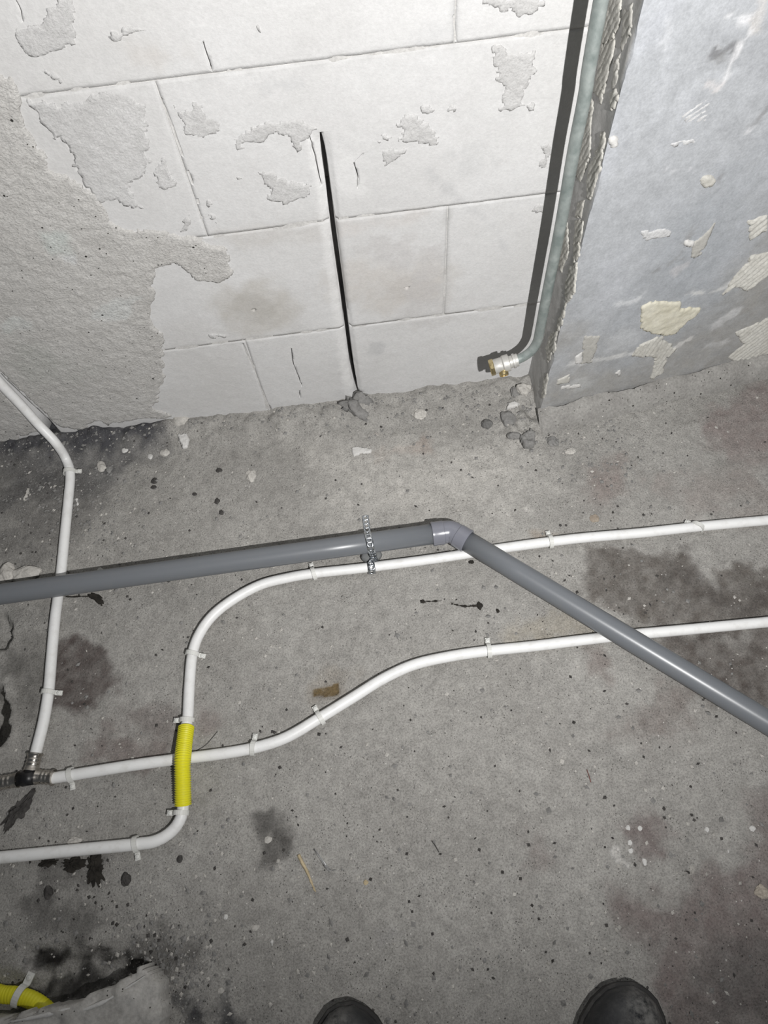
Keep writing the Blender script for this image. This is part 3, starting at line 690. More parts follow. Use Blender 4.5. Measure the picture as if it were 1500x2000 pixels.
def sleeve(a, b):
    a, b = np.array(a), np.array(b); Lh = np.linalg.norm(b-a); R = .0100
    pr = [(0, R*.7), (0, R*1.12), (.0015, R*1.14), (.003, R*1.0)]
    for k in range(3):
        t = Lh*(.25 + .22*k); pr += [(t-.0022, R), (t-.001, R*.92), (t+.001, R*.92), (t+.0022, R)]
    pr += [(Lh-.002, R), (Lh-.001, R*1.1), (Lh, R*1.1), (Lh, R*.7)]
    return lathe(a, b-a, pr, 24)
for a, b in ((fl(69,1472,.009), fl(61,1506,.009)), (fl(105,1519,.009), fl(72,1522-5,.009)), (fl(-4,1530,.009), fl(36,1523,.009))):
    sharp(part('press_sleeve', *sleeve(a, b), M['steel'], tee, True, 'crimped steel press sleeve'), 50)
pc_ = fpath([(-700,1735),(-140,1688),(-20,1677),(0,1675),(130,1662),(265,1649),(308,1641),(338,1621),(354,1595,.011),(358,1565,.014),(356,1530,.022),(356,1490,.0275),(359,1455,.022),(363,1420,.014),(367,1400,.010),(370,1340),(376,1277),(391,1236),(418,1200),(460,1168),(510,1142),(560,1129),(612,1120),(720,1108),(850,1091),(980,1071),(1075,1058),(1145,1050),(1250,1041),(1360,1029),(1520,1014),(1700,997),(2200,950)])
c_run = thing('water_pipe', rootat(fl(612, 1120)), 'white plastic water pipe with an S-bend, running through the short yellow sleeve', 'pipe')
part('tube', *tube(smooth_path(pc_), RP, 16), M['pex'], c_run)
# yellow corrugated sleeve
sp_ = smooth_path(fpath([(357.5,1572,.0135),(357,1530,.022),(356.5,1490,.0275),(359.5,1455,.022),(364,1419,.0145)]), .0006)
ar = np.concatenate([[0], np.cumsum(np.linalg.norm(np.diff(sp_, axis=0), axis=1))])
rr = .0106 + .0009*np.clip(1.6*np.sin(2*math.pi*ar/.0030), -1, 1)
v0, f0 = tube(sp_, rr, 20, False); v1, f1 = tube(sp_, np.full(len(sp_), .0090), 20, False)
n_ = len(sp_); nn = 20
rimf = [(k, v_, 0, 0) for k, v_ in ()]
vv_, ff_ = join((v0, f0), (v1, [q[::-1] for q in f1]))
o1 = len(v0)
for e in (0, (n_-1)*nn): ff_ += [((e+k, e+(k+1) % nn, o1+e+(k+1) % nn, o1+e+k) if e else (e+(k+1) % nn, e+k, o1+e+k, o1+e+(k+1) % nn)) for k in range(nn)]
solo('conduit_sleeve', vv_, ff_, M['yellow'], 'short ribbed bright yellow conduit sleeve around the crossing white pipe', 'conduit')
# yellow conduit at the lower left
yc = smooth_path([fl(-600,1925,.0), fl(-160,1925,.0), fl(-60,1924,.002), fl(0,1941,-.002), fl(30,1944,-.002), fl(62,1953,-.002), fl(90,1972,-.002), fl(104,1992,-.003), fl(112,2020,-.004), fl(118,2070,-.004)], .001)
ar = np.concatenate([[0], np.cumsum(np.linalg.norm(np.diff(yc, axis=0), axis=1))])
solo('yellow_conduit', *tube(yc, .0098 + .00025*np.sin(2*math.pi*ar/.004), 20), M['yellow'], 'thin yellow conduit curving under the broken slab in the corner', 'conduit')

# ------------------------------------------------------------------ pipe clips
def clip_meshes(r=RP, wd=.0062, th=.0017, tab=.012):
    pts = []
    for k in range(13):
        a = math.radians(205 - k*205/12 - 0); pts.append((math.cos(a)*(r+.0012), r + math.sin(a)*(r+.0012)))
    pts += [(r+.004, r*.72), (r+tab*.6, r*.66), (r+tab, r*.60)]
    V = []
    for i, p in enumerate(pts):
        t = np.array(pts[min(i+1, len(pts)-1)]) - np.array(pts[max(i-1, 0)]); t = t/np.linalg.norm(t); n = np.array([-t[1], t[0]])
        if n[1] < 0 and i > 12: n = -n
        w2 = wd/2*(1 if i < 13 else 1.15)
        a = np.array(p) - n*th*0; b = np.array(p) + n*th*(-1 if i < 13 else 1)*(1 if i > 12 else -1)*-1 if False else np.array(p) + (np.array(p)-np.array([0, r]))/max(np.linalg.norm(np.array(p)-np.array([0, r])), 1e-6)*th if i < 13 else np.array(p) + np.array([0, th])
        for q, yy in ((a, -w2), (a, w2), (b, w2), (b, -w2)): V.append((q[0], yy, q[1]))
    m = len(pts); Fc = [(i*4+k, i*4+4+k, i*4+4+(k+1) % 4, i*4+(k+1) % 4) for i in range(m-1) for k in range(4)] + [(0, 1, 2, 3), tuple(reversed([(m-1)*4+k for k in range(4)]))]
    hook = (np.array(V), Fc)
    x0 = r + tab*.62
    dowel = lathe((x0, 0, -.02), (0, 0, 1), [(0, .0005), (0, .0022), (.02+r*.6, .0024), (.02+r*.6+.0035, .0034), (.02+r*.6+.0045, .0028), (.02+r*.6+.0045, .0003)], 10)
    return hook, dowel
hk, dw = clip_meshes(); HM = mesh('hook', *hk, M['clip'], False); DM = mesh('dowel', *dw, M['clip'])
hk2, dw2 = clip_meshes(.0100, .0085, .0018, .016); HM2 = mesh('hook', *hk2, M['clip'], False); DM2 = mesh('dowel', *dw2, M['clip'])
for mm_ in (HM, HM2):
    bm = bmesh.new(); bm.from_mesh(mm_); bmesh.ops.recalc_face_normals(bm, faces=bm.faces); bm.to_mesh(mm_); bm.free()
CL = [
 (136,922,(152,922),'white clip near the wall where the left pipe bends up',0), (95,1352,(115,1354),'white clip on the left pipe just above the steel tee',0),
 (139,1514,(143,1535),'white clip next to the tee at the left end of the lower long pipe',0), (495,1461,(498,1445),'white clip on the lower long pipe right of the yellow sleeve',0),
 (626,1402,(617,1386),'white clip on the sloping stretch of the lower long pipe',0), (955,1271,(952,1253),'white clip below the grey elbow, on the lower long pipe',0),
 (376,1277,(398,1282),'white clip on the upper S-bend of the pipe above the yellow sleeve',0), (366,1407,(342,1408),'white clip touching the top end of the yellow sleeve',0),
 (355,1588,(330,1588),'white clip just under the bottom end of the yellow sleeve',0), (266,1649,(270,1670),'white clip on the lowest white pipe at the left',0),
 (613,1120,(608,1103),'white clip left of the perforated metal strap',0), (1075,1058,(1070,1042),'white clip on the upper pipe right of the grey elbow',0),
 (1362,1029,(1345,1014),'twisted white clip on the upper pipe near the right edge',25), (38,1946,(46,1922),'wide white clip over the thin yellow conduit',0)]
for i, (a, b, t, lab, tw) in enumerate(CL):
    p = fl(a, b, RP); q = fl(t[0], t[1], .004); big = i == 13
    if big: p = fl(a, b, .0)
    p[2] = 0 if not big else -.0125
    if i == 7: p[2] = .002
    if i == 8: p[2] = .003
    r = thing('pipe_clip', p, lab, 'clip', 'white plastic pipe clips')
    r.rotation_euler = (0, 0, math.atan2(q[1]-p[1], q[0]-p[0]) + math.radians(tw))
    link('hook', HM2 if big else HM, r); link('dowel', DM2 if big else DM, r)

# ------------------------------------------------------------------ grey drain pipe with elbow
RG = .0162; ZG = .0158 + RG + .0012
A = fl(-800, 1272.5, ZG); B = fl(881, 1038, ZG); C_ = fl(1500, 1411, ZG); C2 = B + (C_-B)*1.5
d1 = (B-A)/np.linalg.norm(B-A); d2 = (C2-B)/np.linalg.norm(C2-B)
dr = thing('drain_pipe', rootat(B), 'grey plastic drain pipe with an elbow, lying across the white pipes', 'pipe')
part('pipe_section', *tube(np.array([A + (B-d1*.014-A)*t for t in np.linspace(0, 1, 8)]), RG, 40), M['pvc'], dr)
part('pipe_section', *tube(np.array([B+d2*.014 + (C2-B-d2*.014)*t for t in np.linspace(0, 1, 8)]), RG, 40), M['pvc'], dr)
RE = RG + .0017
arc = smooth_path([B-d1*.013, B-d1*.005, B+(d2-d1)*.0016, B+d2*.005, B+d2*.013], .0012)
elb = part('elbow', *tube(arc, RE - .0002, 40), M['pvc_l'], dr, True, 'lighter glossy grey elbow')
for s, dd in ((-1, d1), (1, d2)):
    p0 = B + dd*s*.011; pr = [(0, RG), (0, RE), (.001, RE+.0009), (.0135, RE+.0009), (.0155, RE+.0013), (.0185, RE+.0013), (.0195, RE+.0003), (.0195, RG-.0005)]
    sharp(part('socket_collar', *lathe(p0, dd*s, pr, 40), M['pvc_l'], elb), 40)
# ------------------------------------------------------------------ perforated strap over the drain pipe
q0 = B - d1*np.dot(B - fl(720, 1062, ZG), d1); q0 = q0  # point of the pipe axis under the strap
lat = np.cross(np.array([0, 0, 1.]), d1); lat /= np.linalg.norm(lat)
if lat[1] < 0: lat = -lat                     # lat points to the wall
pts = []
pts += [q0 + lat*.064 + np.array([0, 0, -.0310]) , q0 + lat*.045 + np.array([0, 0, -.0315]), q0 + lat*.028 + np.array([0, 0, -.0300]), q0 + lat*.021 + np.array([0, 0, -.024]), q0 + lat*.0185 + np.array([0, 0, -.010])]
for k in range(9):
    a = math.radians(10 + k*160/8); pts.append(q0 + lat*math.cos(a)*(RG+.0009) + np.array([0, 0, math.sin(a)*(RG+.0009)]) + d1*.0004*k)
pts += [q0 - lat*.0180 + d1*.0045 + np.array([0, 0, -.010]), q0 - lat*.0205 + d1*.005 + np.array([0, 0, -.0185]), q0 - lat*.026 + d1*.006 + np.array([0, 0, -.0155])]
e1, e2, e3 = fl(724.5, 1098, .0172), fl(726, 1111, .0178), fl(727.5, 1126, .006)
pts += [e1, e2, e3]
sp2 = smooth_path(pts, .0007)
ar = np.concatenate([[0], np.cumsum(np.linalg.norm(np.diff(sp2, axis=0), axis=1))]); Ls = ar[-1]
def along(t): return np.array([np.interp(t, ar, sp2[:, k]) for k in range(3)])
WS = .0056; CELL = .0074; nc = int(Ls/CELL); V = []; Fc = []
def strap_pt(t, w_, off=0.0):
    t = min(max(t, 0), Ls); p = along(t); tg = along(min(t+.0008, Ls)) - along(max(t-.0008, 0)); tg /= np.linalg.norm(tg)
    wdv = d1 - tg*np.dot(d1, tg); wdv /= np.linalg.norm(wdv); nn_ = np.cross(tg, wdv)
    if nn_[2] < 0 and abs(nn_[2]) > .2: nn_ = -nn_
    return p + wdv*w_ + nn_*off
for c in range(nc):
    t0 = c*CELL; tc = t0 + CELL/2; o0 = len(V); out, inn = [], []
    for k in range(12):
        a = 2*math.pi*k/12 + math.pi/12; ca, sa = math.cos(a), math.sin(a); s = 1/max(abs(ca), abs(sa))
        out.append((tc + ca*s*CELL/2, sa*s*WS)); inn.append((tc + ca*.0024, sa*.0024))
    for (t, w_) in out + inn: V.append(strap_pt(t, w_))
    for k in range(12): Fc.append((o0+k, o0+(k+1) % 12, o0+12+(k+1) % 12, o0+12+k))
stp = solo('metal_strap', np.array(V), Fc, M['zinc'], 'shiny perforated metal strap bent over the grey drain pipe', 'strap', None, True)
bm = bmesh.new(); bm.from_mesh(stp.data); bmesh.ops.remove_doubles(bm, verts=bm.verts, dist=.0003); bm.to_mesh(stp.data); bm.free()
md = stp.modifiers.new('thickness', 'SOLIDIFY'); md.thickness = .0009; md.offset = 0
# rubber support lump under the pipe below the strap
def blob(cx, rx, ry, rz, seed, sub=3, amp=.25, fr=2.2, flat=.0):
    bm = bmesh.new(); bmesh.ops.create_icosphere(bm, subdivisions=sub, radius=1); V = np.array([v.co[:] for v in bm.verts]); Fc = [tuple(v.index for v in f.verts) for f in bm.faces]; bm.free()
    n = 1 + amp*(fbm(V[:, 0]+V[:, 2]*.7+seed, V[:, 1]-V[:, 2]*.6, fr, 3, seed) )
    V = V*n[:, None]; V[:, 2] = np.maximum(V[:, 2], -.55) if flat else V[:, 2]
    return V*np.array([rx, ry, rz]) + np.array(cx), Fc
bp = q0 - lat*.012 + d1*.002
V, Fc = blob((bp[0], bp[1], .009), .0165, .011, .013, 4, 3, .1); V[:, 2] = np.clip(V[:, 2], .0, .0162)
solo('pipe_pad', V, Fc, M['rubber'], 'small dark grey rubber pad under the drain pipe at the metal strap', 'pad')

# ------------------------------------------------------------------ galvanised pipe with fitting
YP = .690; RV = .0073
gp = [np.array([on_y(1174, 0, YP)[0]-.012, YP, 1.2])] + [on_y(a, b, YP) for a, b in ((1174,0),(1143,183),(1121,293),(1095,440),(1067,580),(1054.5,645))] + [on_y(1049,668,YP), on_y(1038,685,YP-.002), on_y(1022,697,YP-.003), on_y(1006,704,YP-.004)]
gr = thing('riser_pipe', (gp[3][0], YP, 0), 'dull green-grey metal riser pipe beside the pier ending in a brass fitting', 'pipe')
part('tube', *tube(smooth_path(gp, .004), RV, 20), M['galv'], gr)
f0_, f1_ = on_y(1010, 703, YP-.004), on_y(957, 719, YP-.006)
ax = f1_ - f0_; Lf = np.linalg.norm(ax); ax /= Lf
fit = part('valve_body', *lathe(f0_, ax, [(-.001, RV), (-.001, .0100), (.003, .0100), (.0035, .0115), (.007, .0115), (.0075, .0095), (.012, .0098), (.013, .0135), (.022, .0135), (.024, .0118), (Lf-.007, .0118), (Lf-.006, .0112)], 32), M['nickel'], gr, True, 'dusty nickel valve body')
sharp(fit, 35)
def hexring(p, a, r, L_, ri):
    V, Fc = lathe(p, a, [(0, r), (L_, r), (L_, ri), (-.010+L_, ri*.98), (-.010+L_, .0002)], 12); return V, Fc
sharp(part('brass_end', *lathe(f0_ + ax*(Lf-.0065), ax, [(-.0, .0100), (0, .0126), (.001, .0130), (.0060, .0130), (.0068, .0122), (.0068, .0098), (-.010, .0096)], 8), M['brass'], fit, False, 'open brass end'), 20)
part('bore', *lathe(f0_ + ax*(Lf-.014), ax, [(0, .0098), (0, .0001)], 24), M['hole'], fit)
sd = np.array([0.10, -.62, -.78]); sd -= ax*np.dot(sd, ax); sd /= np.linalg.norm(sd)
sd = (CAM - f0_); sd = sd/np.linalg.norm(sd)*.55 + np.array([0, -.35, -.75]); sd -= ax*np.dot(sd, ax)*.8; sd /= np.linalg.norm(sd)
pp = f0_ + ax*(Lf*.56)
sharp(part('side_port', *lathe(pp + sd*.006, sd, [(0, .0055), (.006, .0055), (.007, .0072), (.0115, .0072), (.0122, .0066), (.0122, .0052), (.009, .005), (.009, .0001)], 20), M['brass'], fit, True, 'small brass side port'), 40)

# ------------------------------------------------------------------ shoes
def shoe(name, toe, yaw, mirror, label, dust):
    Ls_, V = .295, []
    root = thing(name, (toe[0], toe[1], 0), label, 'shoe', None); root.rotation_euler = (0, 0, yaw)
    def hw(t):   # half width of the sole (left, right) along the length, t from toe
        a = np.interp(t, [0, .015, .04, .09, .16, .26, .34, .5, .65, .8, .92, .98, 1], [.002, .018, .029, .040, .048, .052, .052, .044, .038, .038, .035, .024, .002])
        return a
    def cx(t): return mirror*np.interp(t, [0, .15, .35, .6, 1], [-.010, -.004, .002, .003, 0])
    ts = np.concatenate([[0, .006, .014, .025, .04, .06], np.linspace(.09, .92, 24), [.94, .96, .975, .988, 1]])
    # sole: outline ring at three heights with a welt
    sv, sf = [], []; rings = [(-.000, .985), (.006, 1.0), (.0165, 1.03), (.0195, 1.05), (.0215, 1.03), (.0215, .90)]
    out = [(cx(t)+hw(t), -t*Ls_) for t in ts] + [(cx(t)-hw(t), -t*Ls_) for t in ts[::-1]]
    n = len(out); cen = np.array([0, -.14])
    for z, s in rings:
        for p in out: q = (np.array(p) - cen)*np.array([s, 1 + (s-1)*.35]) + cen; sv.append((q[0], q[1], z))
    for r in range(len(rings)-1):
        for k in range(n): sf.append((r*n+k, r*n+(k+1) % n, (r+1)*n+(k+1) % n, (r+1)*n+k))
    sf += [tuple(range(n))[::-1], tuple((len(rings)-1)*n + k for k in range(n))]
    so_ = link('sole', mesh('sole', sv, sf, M['sole']), root); sharp(so_, 45)
    # upper: lofted slices
    uv_, uf = [], []; m = 20
    for t in ts:
        topz = np.interp(t, [0, .01, .03, .07, .13, .2, .3, .42, .52, .62, .75, .9, .98, 1], [.024, .034, .043, .052, .058, .061, .066, .080, .096, .104, .100, .100, .085, .03])
        b = max(hw(t)*.97, .0015); zb = .018
        for k in range(m+1):
            a = math.pi*k/m; c, s = math.cos(a), math.sin(a); e = np.interp(t, [0, .3, .6, 1], [.72, .75, .55, .55])
            uv_.append((cx(t) + b*np.sign(c)*abs(c)**e*(1 - .25*max(0, (t-.35))*s), -t*Ls_*.985 - .002, zb + (topz-zb)*s**.85))
    for i in range(len(ts)-1):
        for k in range(m): uf.append((i*(m+1)+k, i*(m+1)+k+1, (i+1)*(m+1)+k+1, (i+1)*(m+1)+k))
    u = link('upper', mesh('upper', uv_, uf, M['leather']), root)
    A_ = np.array(uv_); al = np.zeros((len(A_), 4)); al[:, :3] = (.20, .195, .185)
    d = np.hypot(A_[:, 0]-dust[0], A_[:, 1]-dust[1]); al[:, 3] = .9*(1-sst(d, .006, .042)) + .35*(1-sst(A_[:, 2], .02, .034))
    al[:, 3] = np.clip(al[:, 3], 0, 1); set_tint(u.data, al)
    def surf(x, y, lift=.0006):
        t = (-y-.002)/(Ls_*.985); b = hw(t)*.97; topz = np.interp(t, [0, .01, .03, .07, .13, .2, .3, .42, .52, .62], [.024, .034, .043, .052, .058, .061, .066, .080, .096, .104])
        e = np.interp(t, [0, .3, .6, 1], [.72, .75, .55, .55]); c = min(1, abs(x-cx(t))/b)**(1/e); s = math.sqrt(max(0, 1-c*c))
        return np.array([x, y, .018 + (topz-.018)*s**.85 + lift])
    # seams and panels
    for ln in ([(-.040, -.085), (-.015, -.052), (.010, -.044), (.030, -.054), (.046, -.085)], [(-.018, -.115), (-.012, -.085), (-.004, -.048)], [(.016, -.115), (.013, -.085), (.010, -.046)], [(-.044, -.075), (-.030, -.12), (-.022, -.16)], [(.044, -.075), (.030, -.12), (.022, -.16)]):
        pth = smooth_path([surf(a, b) for a, b in ln], .004); pth = np.array([surf(q[0], q[1]) for q in pth])
        link('seam', mesh('seam', *tube(pth, .0018, 6), M['leather']), root)
    tg = [surf(0, -y, .002) for y in (.10, .115, .13, .145, .16, .172)]
    V2, F2 = [], []
    for i, q in enumerate(tg):
        for x in (-.018, -.009, 0, .009, .018): V2.append((x, q[1], q[2] - abs(x)*.25))
    for i in range(len(tg)-1):
        for k in range(4): F2.append((i*5+k, i*5+k+1, i*5+6+k, i*5+5+k))
    link('tongue', mesh('tongue', V2, F2, M['leather']), root).modifiers.new('s', 'SOLIDIFY').thickness = .003
    for k, y in enumerate((.108, .122, .136, .150, .164)):
        a = surf(0, -y, .006)[2]; pth = smooth_path([(-.022, -y-.002, a-.008), (-.01, -y, a), (.01, -y, a), (.022, -y+.003, a-.008)], .004)
        link('lace', mesh('lace', *tube(pth, .0018, 8), M['lace']), root)
    a0 = np.array([surf(0, -.105, .006)])[0]
    th = np.linspace(0, 2*math.pi, 33)
    col_ = np.array([(.031*math.cos(q), -.225 + .052*math.sin(q), .100 + .004*math.sin(q)) for q in th])
    link('collar', mesh('collar', *tube(col_, .0055, 10, False), M['leather']), root)
    link('dark_opening', mesh('dark_opening', [(.030*math.cos(q), -.225 + .051*math.sin(q), .1005) for q in th[:-1]], [tuple(range(32))], M['hole']), root)  # flat black disc, painted stand-in for the shade inside the shoe opening
    return root
SL = fl(704, 1962, .026); SR = fl(1222, 1918, .026)
s1 = shoe('shoe', SL, math.radians(-13), 1, 'black leather shoe with scuffed left toe side, at the bottom centre of the floor', (-.030, -.030))
s2 = shoe('shoe', SR, math.radians(-20), -1, 'black leather shoe with dusty worn toe, at the bottom right of the floor', (.022, -.022))
lp = smooth_path([(.050, -.062, .032), (.062, -.045, .030), (.070, -.030, .024), (.071, -.022, .020)], .003)
link('lace', mesh('lace', *tube(lp, .0016, 8), M['lace']), s1)

# ------------------------------------------------------------------ broken slab in the lower left corner
q = [(-260,2090),(-200,2000),(-60,1990),(0,1992),(60,1976),(150,1955),(210,1930),(282,1886),(296,1900),(306,1915),(312,1960),(318,2080)]
zt = .036
oq = np.array([fl(a, b, zt)[:2] for a, b in q])
TOPF = Frame((0, 0, zt), (1, 0, 0), (0, 1, 0), (0, 0, 1))
Vt, Fs, S_, d_ = patch('slab', oq, TOPF, .004, M['chalk'], None, .003, .004, 70, .9, 55, None, 9, .003, None, False, .046)
sl = solo('slab_piece', Vt, Fs, mineral('broken_plasterboard', (.40, .385, .36), (.52, .505, .48), 25, 200, .25, .1), 'thick broken beige plaster slab lying in the lower left corner', 'slab')
for k, (a, b, c) in enumerate((((120,1985),(200,1958),(285,1905)), ((20,1996),(100,1980),(160,1962)))):
    pth = smooth_path([fl(*p, zt+.0035) for p in (a, b, c)], .004)
    r_ = .0022*(1 + .5*fbm(pth[:, 0], pth[:, 1], 90, 2, k)); part('torn_edge', *tube(pth, r_*np.sin(np.linspace(.15, 3.0, len(pth))), 8), M['chalk'], sl)

# ------------------------------------------------------------------ rubble
def stone(px, py, w_, h_, mat, label, cat='stone', name='stone', rot=0.0, ht=.5, seed=0, amp=.3, group=None, fr=1.8):
    p = fl(px, py, .004); m = mpp(p); rx, ry = w_*m/2, h_*m/2; rz = ht*min(rx, ry)
    V, Fc = blob((0, 0, 0), rx, ry, rz, seed, 4 if amp > .7 else 3 if max(w_, h_) > 20 else 2, amp, fr, 1)
    c, s = math.cos(rot), math.sin(rot); V = np.stack([V[:, 0]*c - V[:, 1]*s, V[:, 0]*s + V[:, 1]*c, V[:, 2]], 1)
    z = zat(p[0], p[1]); V += np.array([p[0], p[1], z - V[:, 2].min() - .0006])
    return solo(name, V, Fc, mat, label, cat, group, False)
def flake(poly, mat, label, th=.003, name='plaster_flake', cat='flake', lift=.001, res_=.0015, jag=.0012):
    q = np.array([fl(a, b, .002)[:2] for a, b in poly]); c = q.mean(0); z = max(zat(*p) for p in list(q) + [c])
    fr = Frame((0, 0, z), (1, 0, 0), (0, 1, 0), (0, 0, 1))
    r = patch('x', q, fr, th, mat, None, res_, jag, 200, .25, 200, None, int(abs(c[0]*1000)) % 90, .0006, None, False, .002)
    if r is None: return
    return solo(name, r[0], r[1], mat, label, cat)
flake([(349,854),(368,853),(373,862),(368,880),(360,881)], M['chalk'], 'white trapezoid plaster flake on the floor near the wall, left of centre', .004)
flake([(687,875),(700,873),(727,877),(724,885),(705,886),(690,893)], M['chalk'], 'elongated white plaster flake on the floor below the wall chase', .003)
stone(245,880,13,13,M['chalk'],'small white crumb on the sooty floor left of the trapezoid flake','crumb','crumb',seed=3)
stone(292,889,10,14,M['chalk'],'small white crumb between the square crumb and the trapezoid flake','crumb','crumb',seed=5)
stone(322,883,18,16,M['stone_p'],'pale grey crumb beside the trapezoid flake','crumb','crumb',seed=7)
stone(198,911,16,22,M['stone_p'],'pale grey stone by the left pipe bend','stone',seed=8,rot=.3)
stone(212,915,14,18,M['stone'],'grey stone touching the pale stone by the left pipe bend',seed=9)
stone(300,937,14,14,M['stone_d'],'black pebble on the floor left of centre near the wall','pebble','pebble',seed=10)
stone(299,950,12,8,M['stone_d'],'small flat black pebble below the larger black one','pebble','pebble',seed=11)
stone(427,917,12,10,M['stone_d'],'dark pebble in a loose row right of the trapezoid flake','pebble','pebble',seed=12)
stone(423,976,11,12,M['stone_d'],'dark pebble alone in the open floor above the grey pipe','pebble','pebble',seed=13)
stone(431,999,10,11,M['stone_d'],'dark pebble just under another dark pebble above the grey pipe','pebble','pebble',seed=14)
stone(379,963,9,8,M['stone_d'],'tiny dark pebble halfway between wall and grey pipe','pebble','pebble',seed=15)
stone(490,928,20,26,M['stone_p'],'pale crumbling plaster chunk on the floor left of the wall chase','chunk','plaster_chunk',seed=16)
flake([(45,978),(52,955),(57,952),(56,965),(49,978)], M['stone_p'], 'pale pointed splinter on the dirty floor left of the left pipe', .003, 'splinter', 'splinter')
flake([(147,973),(151,973),(154,985),(150,987)], M['chalk'], 'tiny white stick right of the left pipe', .003, 'splinter', 'splinter')
stone(12,1122,34,42,M['stone_p'],'pale broken mortar lump at the left edge above the grey pipe','lump','mortar_lump',seed=18,ht=.7)
stone(49,1121,58,36,M['stone_p'],'large pale flat mortar lump against the grey pipe at the left','lump','mortar_lump',seed=19,ht=.6,rot=.15,amp=.2)
stone(193,1111,12,9,M['chalk'],'white crumb touching the upper side of the grey pipe','crumb','crumb',seed=20)
stone(951,828,22,20,M['stone_d'] if False else mineral('grey_pebble', (.13,.128,.125), (.19,.187,.18), 60),'dark rounded pebble on the floor in front of the brass fitting','pebble','pebble',seed=21,amp=.15,ht=.7)
stone(991,821,28,36,M['stone'],'grey stone right of the dark rounded pebble',seed=22,ht=.7,amp=.2)
flake([(988,798),(1003,793),(1014,797),(1008,803),(990,806)], M['chalk'], 'white plaster flake lying on the rubble under the riser pipe', .005)
stone(1020,774,28,24,M['stone_p'],'pale chunk in the rubble against the pier foot','chunk','concrete_chunk',seed=23,ht=.7)
stone(1003,776,14,24,M['stone'],'grey chunk left of the pale chunk by the pier foot','chunk','concrete_chunk',seed=27,ht=.7)
stone(1003,856,28,16,M['stone'],'flat grey stone in front of the pier corner, left one of two',seed=24,ht=.8,amp=.2)
flake([(1013,860),(1036,846),(1043,855),(1043,878),(1024,881),(1017,870)], M['stone'], 'angular grey stone in front of the pier corner, right one of two', .009, 'stone', 'stone')
stone(1080,862,24,20,M['stone'],'grey stone half buried in grit right of the pier corner',seed=25)
stone(818,811,26,22,M['stone_p'],'pale lump in the rubble strip at the wall foot','lump','mortar_lump',seed=26)
stone(1113,880,22,12,M['stone_p'],'pale grey stone in front of the pier plinth',seed=28)
stone(1162,1011,18,17,mineral('tan_stone', (.30,.25,.20), (.36,.31,.25), 60),'small tan flake above the upper white pipe','flake','stone_flake',seed=29,ht=.3)
stone(143,1644,27,18,M['stone_p'],'pale stone behind the lowest white pipe',seed=30)
stone(245,1717,19,24,M['stone_d'],'dark brown pebble below the lowest white pipe','pebble','pebble',seed=31,ht=.7)
stone(93,1743,19,21,M['stone_d'],'black pebble left of the dark brown one, at the lower left','pebble','pebble',seed=32,ht=.7)
stone(185,1697,24,44,M['soot'],'long black clump of residue under the lowest white pipe','clump','residue_clump',seed=33,amp=.75,fr=3.6,rot=.2)
stone(140,1690,32,20,M['soot'],'black clump of residue left of the long black clump','clump','residue_clump',seed=34,amp=.75,fr=3.6)
stone(92,1684,28,12,M['soot'],'flat black clump tucked under the lowest white pipe at the left','clump','residue_clump',seed=35,amp=.75,fr=3.6)
stone(349,1678,13,13,M['stone_d'],'small dark pebble right of the clip on the lowest pipe','pebble','pebble',seed=36)
stone(33,1584,24,60,M['stone_d'],'dark ridged lump left of the yellow sleeve below the tee','lump','residue_clump',seed=37,amp=.75,fr=3.6,rot=-.7)
flake([(447,1803),(452,1792),(455,1794),(451,1806)], M['chalk'], 'white splinter on the lower floor left of the wooden sliver', .003, 'splinter', 'splinter')
stone(440,1791,9,9,M['chalk'],'white crumb beside the white splinter','crumb','crumb',seed=38)
flake([(527,1846),(530,1836),(533,1838),(531,1848)], M['chalk'], 'white splinter above the left shoe', .003, 'splinter', 'splinter')
stone(496,1812,18,11,M['stone_p'],'pale crumb between the two white splinters','crumb','crumb',seed=39)
stone(522,1640,16,12,M['stone_p'],'pale stone on the dark patch of the lower floor',seed=40)
stone(1491,1743,26,24,mineral('beige_stone', (.42,.37,.31), (.5,.45,.38), 60),'round beige stone at the right edge',seed=41)
stone(1471,1618,13,10,M['chalk'],'small white crumb near the right edge above the beige stone','crumb','crumb',seed=42)
flake([(1412,1662),(1425,1659),(1424,1668),(1418,1664)], M['chalk'], 'thin white flake left of the beige stone', .002)
stone(714,1724,10,9,M['wood'],'tiny tan chip right of the wooden sliver','chip','wood_chip',seed=43)
stone(1382,1620,10,9,M['chalk'],'white crumb right of the chalky mark','crumb','crumb',seed=44)
for i, (a, b) in enumerate(((1228,1617),(1251,1618),(1231,1646),(1233,1662),(1260,1683))):
    stone(a, b, 10 if i < 4 else 9, 9 if i < 4 else 14, M['chalk'], ['white crumb at the upper left of the chalky mark','white crumb at the upper right of the chalky mark','flat white crumb inside the chalky mark','small white crumb in the middle of the chalky mark','tall white crumb at the right end of the chalky mark'][i], 'crumb', 'crumb', seed=45+i)
stone(428,1937,16,12,M['stone_p'],'pale stone right of the broken slab',seed=51)
stone(1300,1745,14,12,M['stone_p'],'pale stone on the reddish floor at the lower right',seed=52) if False else None
